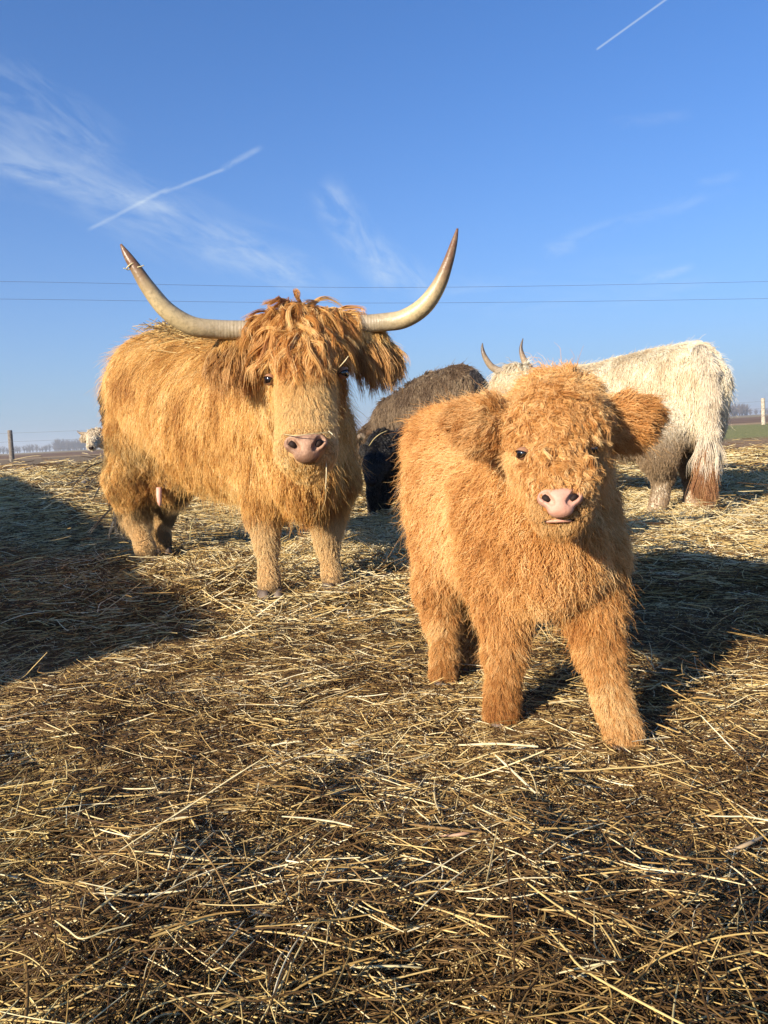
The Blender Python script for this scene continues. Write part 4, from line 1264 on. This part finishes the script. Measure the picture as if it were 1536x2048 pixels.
        add(lay(x, y, rng.random(n) * 6.283, L, r, rng.random(n) * zt * (.3 + w) + .004, rng.normal(size=n) * .28, colours(x, y, .45), bend=.35))
    P = np.concatenate(Ps); Rd = np.concatenate(Rs); Cc = np.concatenate(Cs)
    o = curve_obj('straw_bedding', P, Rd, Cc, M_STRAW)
    tag(o, 'loose straw and old hay littered all over the muddy yard', 'straw', kind='stuff')
bedding()

def straw_things():
    def stalk(pts, r, col, label, group=None, per=1, leaf=False):
        P, rad = smooth_path(pts, [r] * len(pts), 16)
        rad = r * np.array([.7 + .3 * math.sin(math.pi * min(1, i / 15 + .15)) if not leaf else .25 + math.sin(math.pi * i / 15) for i in range(16)])
        V, F = tube(P, rad, 7)
        if leaf:
            pass
        o = mesh_obj('straw_stalk', V, F, plain('straw_stalk', col, .5, .4, (60, .3, .002), (tuple(c * .7 for c in col), 25)))
        return tag(o, label, 'straw', group)
    ps = (.66, .56, .30)
    # loop round the horn tip
    c_ = np.array((-0.862, 2.862, 1.348)); axis = nrm(np.array((-0.877, 2.860, 1.389)) - np.array((-0.843, 2.860, 1.325)))
    u = nrm(np.cross(axis, (0, 1, .1))); v = np.cross(axis, u)
    pts = [c_ + (u * math.cos(a) + v * math.sin(a)) * .024 + axis * .004 * a / 6 for a in np.linspace(0, 6.6, 13)]
    pts = [tuple(np.array((-0.811, 2.830, 1.342)))] + pts + [tuple(np.array((-0.891, 2.850, 1.340)))]
    stalk(pts, .0022, ps, 'pale straw wound round the left horn tip of the golden cow')
    stalk([(-0.187, 2.620, 0.630), (-0.188, 2.620, 0.588), (-0.192, 2.630, 0.553), (-0.197, 2.640, 0.518)], .0020, (.70, .62, .40), 'pale straw hanging straight down beside the golden cow\'s chin')
    stalk([(-0.325, 2.600, 0.717), (-0.280, 2.550, 0.709), (-0.229, 2.540, 0.712), (-0.181, 2.560, 0.713), (-0.160, 2.580, 0.708)], .0016, (.55, .46, .24), 'straw lying across the top of the golden cow\'s nose')
    stalk([(-0.172, 2.600, 0.719), (-0.158, 2.560, 0.708), (-0.149, 2.580, 0.694)], .0016, (.72, .64, .42), 'short pale straw sticking up at the side of the golden cow\'s nose')
    stalk([(-0.132, 2.760, 0.941), (-0.109, 2.740, 0.961), (-0.096, 2.740, 0.977)], .0022, (.70, .60, .34), 'straw caught in the forelock over the golden cow\'s shaded eye')
    stalk([(-0.094, 6.280, 0.607), (-0.050, 6.220, 0.662), (0.001, 6.200, 0.700), (0.062, 6.220, 0.724)], .0032, (.56, .46, .22), 'straw draped over the black calf\'s head')
    stalk([(-1.049, 4.100, 0.174), (-1.041, 4.100, 0.241), (-1.030, 4.100, 0.281), (-1.012, 4.100, 0.307)], .0028, (.42, .36, .16), 'single tall stem standing up under the golden cow\'s belly')
    stalk([(-0.350, 0.856, 0.020), (-0.357, 0.885, 0.030), (-0.365, 0.942, 0.035), (-0.362, 0.974, 0.040)], .0022, (.66, .62, .48), 'long grey white stalk at the bottom left of the straw', leaf=True)
    stalk([(0.269, 1.120, 0.030), (0.287, 1.073, 0.045), (0.301, 1.048, 0.040), (0.311, 1.045, 0.030)], .0024, (.60, .50, .26), 'broad pale leaf lying on dark straw below the orange calf\'s outer foot', leaf=True)
    stalk([(0.065, 1.219, 0.030), (0.101, 1.204, 0.040), (0.146, 1.228, 0.040)], .0024, (.46, .28, .18), 'pinkish brown dry leaf on the straw in front of the orange calf', leaf=True)
    stalk([(0.498, 1.127, 0.030), (0.530, 1.127, 0.040), (0.588, 1.173, 0.030)], .0026, (.50, .36, .20), 'broad tan leaf at the right edge of the straw', leaf=True)
    stalk([(-0.123, 0.925, 0.020), (-0.073, 0.905, 0.035), (-0.016, 0.904, 0.035), (0.022, 0.918, 0.020)], .0018, ps, 'long pale straw lying level near the bottom centre')
    # hay scattered on the golden cow's back
    n = 420
    u = rng.random(n)
    a, b_ = np.array((-1.194, 4.450, 1.243)), np.array((-0.835, 3.950, 1.146))
    c0 = a + (b_ - a) * u[:, None] + rng.normal(size=(n, 3)) * np.array((.07, .07, .0))
    B = COWB
    c0[:, 2] = 1.4
    for _ in range(6): c0 = c0 - np.array((0, 0, 1.))[None] * (B.d(c0) - .045)[:, None]
    an = rng.random(n) * 6.283; L = rng.uniform(.05, .16, n)
    dv = np.stack([np.cos(an), np.sin(an), rng.normal(size=n) * .25], 1)
    P = c0[:, None] + dv[:, None] * (np.linspace(-.5, .5, 4)[None, :, None] * L[:, None, None])
    P[:, :, 2] += rng.random(n)[:, None] * .02
    for k in range(4):
        dd = B.d(P[:, k]); P[:, k] += B.grad(P[:, k]) * np.clip(.03 - dd, 0, .1)[:, None]
    o = curve_obj('hay_wisp', P, np.full((n, 4), .0015), pick(STRAW_PAL['gold'], rng.random(n)), M_STRAW)
    tag(o, 'thin scatter of hay lying on the golden cow\'s back', 'hay', kind='stuff')
straw_things()

def clods():
    """dirty clods, dung lumps and pale lumps on the rise at the left"""
    m_dark = plain('dung', (.05, .032, .018), .9, .2, (40, .8, .01), ((.10, .065, .035), 20))
    m_pale = plain('pale_lump', (.50, .45, .40), .8, .2, (30, .8, .01), ((.30, .24, .19), 15))
    def lump(c_, r, mat, V, F):
        v, f = sphere((0, 0, 0), np.array((r, r * .6, r)), np.eye(3), 10, 6)
        v = v[:, [0, 2, 1]]
        v = v * (0.7 + .7 * vnoise(v + np.array(c_) * 3, 1.4 / r, 5))[:, None] + np.array(c_)
        F += [tuple(i + len(V) * 0 + sum(len(q) for q in V) for i in q) for q in f]; V.append(v)
    for nm, lab, mat, spots in (
        ('pale_lumps', 'pale chalky lumps lying along the rise by the left post', m_pale, [(px, py, y) for px, py, y in ((22, 925, 12.6), (38, 923, 12.6), (58, 927, 12.4), (75, 921, 13), (12, 930, 12.2), (95, 930, 12), (195, 946, 10), (160, 955, 9.6), (98, 957, 9.4))]),
        ('dung_lumps', 'dark dung lumps scattered on the straw rise at the left', m_dark, [(48, 921, 12.8), (66, 919, 13), (140, 950, 10), (150, 946, 10.1), (215, 940, 10.4), (120, 935, 11), (40, 950, 10), (20, 965, 9.2)])):
        V, F = [], []
        for px, py, y in spots:
            x = (px - 768) / 1539 * y + .02 * y
            for _ in range(5):
                xx = x + rng.normal() * .12; yy = y + rng.normal() * .1
                lump((xx, yy, float(Hg(xx, yy)) + .02), rng.uniform(.03, .085), mat, V, F)
        o = mesh_obj(nm, np.concatenate(V), F, mat)
        tag(o, lab, 'clods', kind='stuff')
clods()

# ------------------------------------------------------------------ fence, wires, woods, added shade caster
M_POST = plain('weathered_post', (.23, .20, .17), .9, .15, (30, .8, .01), ((.13, .11, .09), 12))
M_POST_PALE = plain('pale_post', (.50, .44, .35), .9, .15, (30, .8, .01), ((.30, .25, .19), 12))
M_WIRE = plain('fence_wire', (.22, .22, .23), .5, .5)
M_CABLE = plain('cable', (.05, .055, .07), .6, .3)
def fence():
    a, b_ = np.array((-14.793, 31.000, 0.430))[:2], np.array((18.870, 38.000, 0.179))[:2]
    root = thing('wire_fence', 'wire fence with wooden posts across the far edge of the yard', 'fence', (float(a[0]), float(a[1]), float(Hg(*a))))
    us = np.array([-2, -1, 0, 1, 2, 3, 4, 5, 6, 7, 8]) / 6
    for u in us:
        p = a + (b_ - a) * u
        z0 = float(Hg(*p))
        h = 1.26 + .05 * math.sin(u * 40); r = .095
        lean = .03 * math.sin(u * 17 + 1)
        zs = [-.3, .1, .5, .9, h - .03, h]
        pts = [(p[0] + lean * z, p[1], z0 + z) for z in zs]
        V, F = tube(pts, [r * 1.06, r * 1.04, r, r * .97, r * .95, r * .82], 12)
        mesh_obj('post', V, F, M_POST_PALE if u == 1 else M_POST, root)
    for hgt in (.45, .80, 1.14):
        pts = []
        for u in np.linspace(us[0], us[-1], 61):
            p = a + (b_ - a) * u
            k = (u * 6) % 1
            pts.append((p[0], p[1] - .11, float(Hg(*p)) + hgt - .03 * 4 * k * (1 - k)))
        V, F = tube(pts, [.005] * len(pts), 5)
        mesh_obj('wire', V, F, M_WIRE, root)
fence()
def power_line():
    wires = [[(-49.107, 58.000, 14.412), (-28.178, 60.000, 13.691), (0.984, 66.000, 12.865), (36.699, 73.000, 12.878), (68.956, 80.000, 13.322)], [(-49.268, 58.000, 13.274), (-28.311, 60.000, 12.398), (0.918, 66.000, 11.597), (36.696, 73.000, 11.334), (69.020, 80.000, 11.527)]]
    names = ['upper thin power cable crossing the sky behind the cattle', 'lower thin power cable crossing the sky behind the cattle']
    for pts, lab in zip(wires, names):
        P, r = smooth_path(pts, [.011] * 5, 60)
        V, F = tube(P, r, 6)
        tag(mesh_obj('power_cable', V, F, M_CABLE), lab, 'cable', 'power cables')
    for i in (0, -1):
        x, y = wires[0][i][0], wires[0][i][1]
        z0 = float(Hg(x, y)); top = wires[0][i][2] + .3
        root = thing('utility_pole', ('utility pole beyond the left of the view', 'utility pole beyond the right of the view')[i], 'pole', (x, y, z0))
        V, F = tube([(x, y + .2, z0 - .5), (x, y + .2, z0 + 4), (x, y + .2, top)], [.17, .15, .11], 12)
        mesh_obj('pole', V, F, M_POST, root)
        for w_ in wires:
            zz = w_[i][2] - .10
            V, F = tube([(x - .15, y + .12, zz), (x + .15, y + .12, zz)], [.05, .05], 8); mesh_obj('insulator', V, F, M_POST, root)
power_line()

M_TWIG = plain('bare_branches', (.085, .065, .052), .9, .1)
def woods():
    def grove(name, label, specs):
        Ps, Rs = [], []
        for px0, px1, h0, h1, n, Y0 in specs:
            for i in range(n):
                px = px0 + (px1 - px0) * (i + rng.random()) / n
                Y = Y0 + rng.uniform(-25, 25)
                x = (px - 768) / 1539 * Y
                h = rng.uniform(h0, h1) * Y0 / 1539
                z0 = float(Hg(x, Y))
                k = 46
                base = np.array((x, Y, z0 - .3))
                t0 = rng.random(k) ** .8 * .6
                tips = np.stack([rng.normal(size=k) * h * .22, rng.normal(size=k) * h * .2, h * (.35 + .65 * rng.random(k))], 1)
                tips[0] = (0, 0, h)
                t0[0] = 0
                st = np.stack([0 * t0, 0 * t0, t0 * h * .7], 1)
                P = np.empty((k, 4, 3))
                for j, u in enumerate((0, .35, .7, 1)):
                    mid = st + (tips - st) * u; mid[:, 2] += np.sin(u * 3.14) * h * .05
                    P[:, j] = base + mid
                r = np.full((k, 4), .0)
                r[:] = np.array((1, .8, .6, .35))[None] * rng.uniform(.09, .22, k)[:, None] * h / 9
                r[0] = np.array((1, .8, .5, .2)) * .4 * h / 9
                Ps.append(P); Rs.append(r)
        P = np.concatenate(Ps); Rr = np.concatenate(Rs)
        o = curve_obj(name, P, Rr, np.ones((len(P), 3)), M_TWIG)
        tag(o, label, 'wood', kind='stuff')
    grove('far_woods', 'bare winter wood along the horizon at the left', [(-700, 120, 12, 20, 150, 800), (120, 180, 16, 26, 26, 780), (180, 700, 14, 22, 110, 800), (700, 1380, 10, 18, 100, 820)])
    grove('far_woods', 'taller bare wood on the horizon at the right beside the pale post', [(1380, 1500, 20, 27, 48, 640), (1500, 1900, 9, 14, 70, 860)])
woods()

def barn():
    """board-walled caster added out of view to throw the long shade over the yard"""
    m_wall = plain('caster_boards', (.20, .13, .09), .9, .15, (20, .5, .01), ((.13, .08, .055), 6))
    m_roof = plain('caster_roof', (.30, .30, .31), .5, .4)
    c_ = np.array(CASTER_CORNER); u = nrm(np.array((-.40, .916))); v = nrm(np.array((-.916, -.40)))
    Lb, Wb, Hb, Hr = 8.5, 5.0, CASTER_H, 2.0
    root = thing('barn', 'low board barn outside the view at the left, casting the long shade', 'barn', (float(c_[0]), float(c_[1]), 0))
    def wall(p, q, h0, h1, name='wall'):
        d = nrm(q - p); n_ = np.array((d[1], -d[0])) * .06
        L = np.linalg.norm(q - p); k = max(2, int(L / .25))
        w = thing_part(root, name)
        for i in range(k):
            a = p + d * L * i / k; b2 = p + d * (L * (i + 1) / k - .012)
            ha = h0 + (h1 - h0) * i / k; hb = h0 + (h1 - h0) * (i + 1) / k
            off = n_ * (1 + .15 * (i % 2))
            V = [(*a, -.2), (*b2, -.2), (*b2, hb), (*a, ha), (*(a + off), -.2), (*(b2 + off), -.2), (*(b2 + off), hb), (*(a + off), ha)]
            F = [(0, 3, 2, 1), (4, 5, 6, 7), (0, 1, 5, 4), (1, 2, 6, 5), (2, 3, 7, 6), (3, 0, 4, 7)]
            mesh_obj('board', np.array(V), F, m_wall, w, False)
    def thing_part(parent, name):
        o = bpy.data.objects.new(name, None); link(o, parent); return o
    A_, B_, C_, D_ = c_, c_ + u * Lb, c_ + u * Lb + v * Wb, c_ + v * Wb
    wall(A_, B_, Hb, Hb); wall(B_, C_, Hb, Hr); wall(C_, D_, Hr, Hr); wall(D_, A_, Hr, Hb)
    e = .15
    a, b2, c2, d2 = A_ - u * e - v * -.0, B_ + u * e, C_ + u * e + v * e, D_ - u * e + v * e
    V = [(*a, Hb + .02), (*b2, Hb + .02), (*c2, Hr + .02), (*d2, Hr + .02), (*a, Hb + .08), (*b2, Hb + .08), (*c2, Hr + .08), (*d2, Hr + .08)]
    F = [(0, 3, 2, 1), (4, 5, 6, 7), (0, 1, 5, 4), (1, 2, 6, 5), (2, 3, 7, 6), (3, 0, 4, 7)]
    mesh_obj('roof', np.array(V), F, m_roof, root, False)
CASTER_CORNER = (-5.22, -1.92); CASTER_H = 2.50  # added unseen block, set and sized for the shade it throws
barn()

def haze():
    m = bpy.data.materials.new('haze'); m.use_nodes = True
    t = NT(m.node_tree); m.node_tree.nodes.remove(m.node_tree.nodes['Principled BSDF'])
    v = t.n('ShaderNodeVolumePrincipled')
    v.inputs['Color'].default_value = (.90, .95, 1.0, 1); v.inputs['Density'].default_value = HAZE_DENSITY; v.inputs['Anisotropy'].default_value = .2
    t.link(v.outputs[0], m.node_tree.nodes['Material Output'].inputs['Volume'])
    s_, lo, hi = 2600.0, -1.4, 19.0
    V = [(-s_, -s_, lo), (s_, -s_, lo), (s_, s_, lo), (-s_, s_, lo), (-s_, -s_, hi), (s_, -s_, hi), (s_, s_, hi), (-s_, s_, hi)]
    F = [(0, 3, 2, 1), (4, 5, 6, 7), (0, 1, 5, 4), (1, 2, 6, 5), (2, 3, 7, 6), (3, 0, 4, 7)]
    tag(mesh_obj('haze', V, F, m, None, False), 'thin winter haze over the fields', 'haze', kind='stuff')
HAZE_DENSITY = 0.0007
haze()
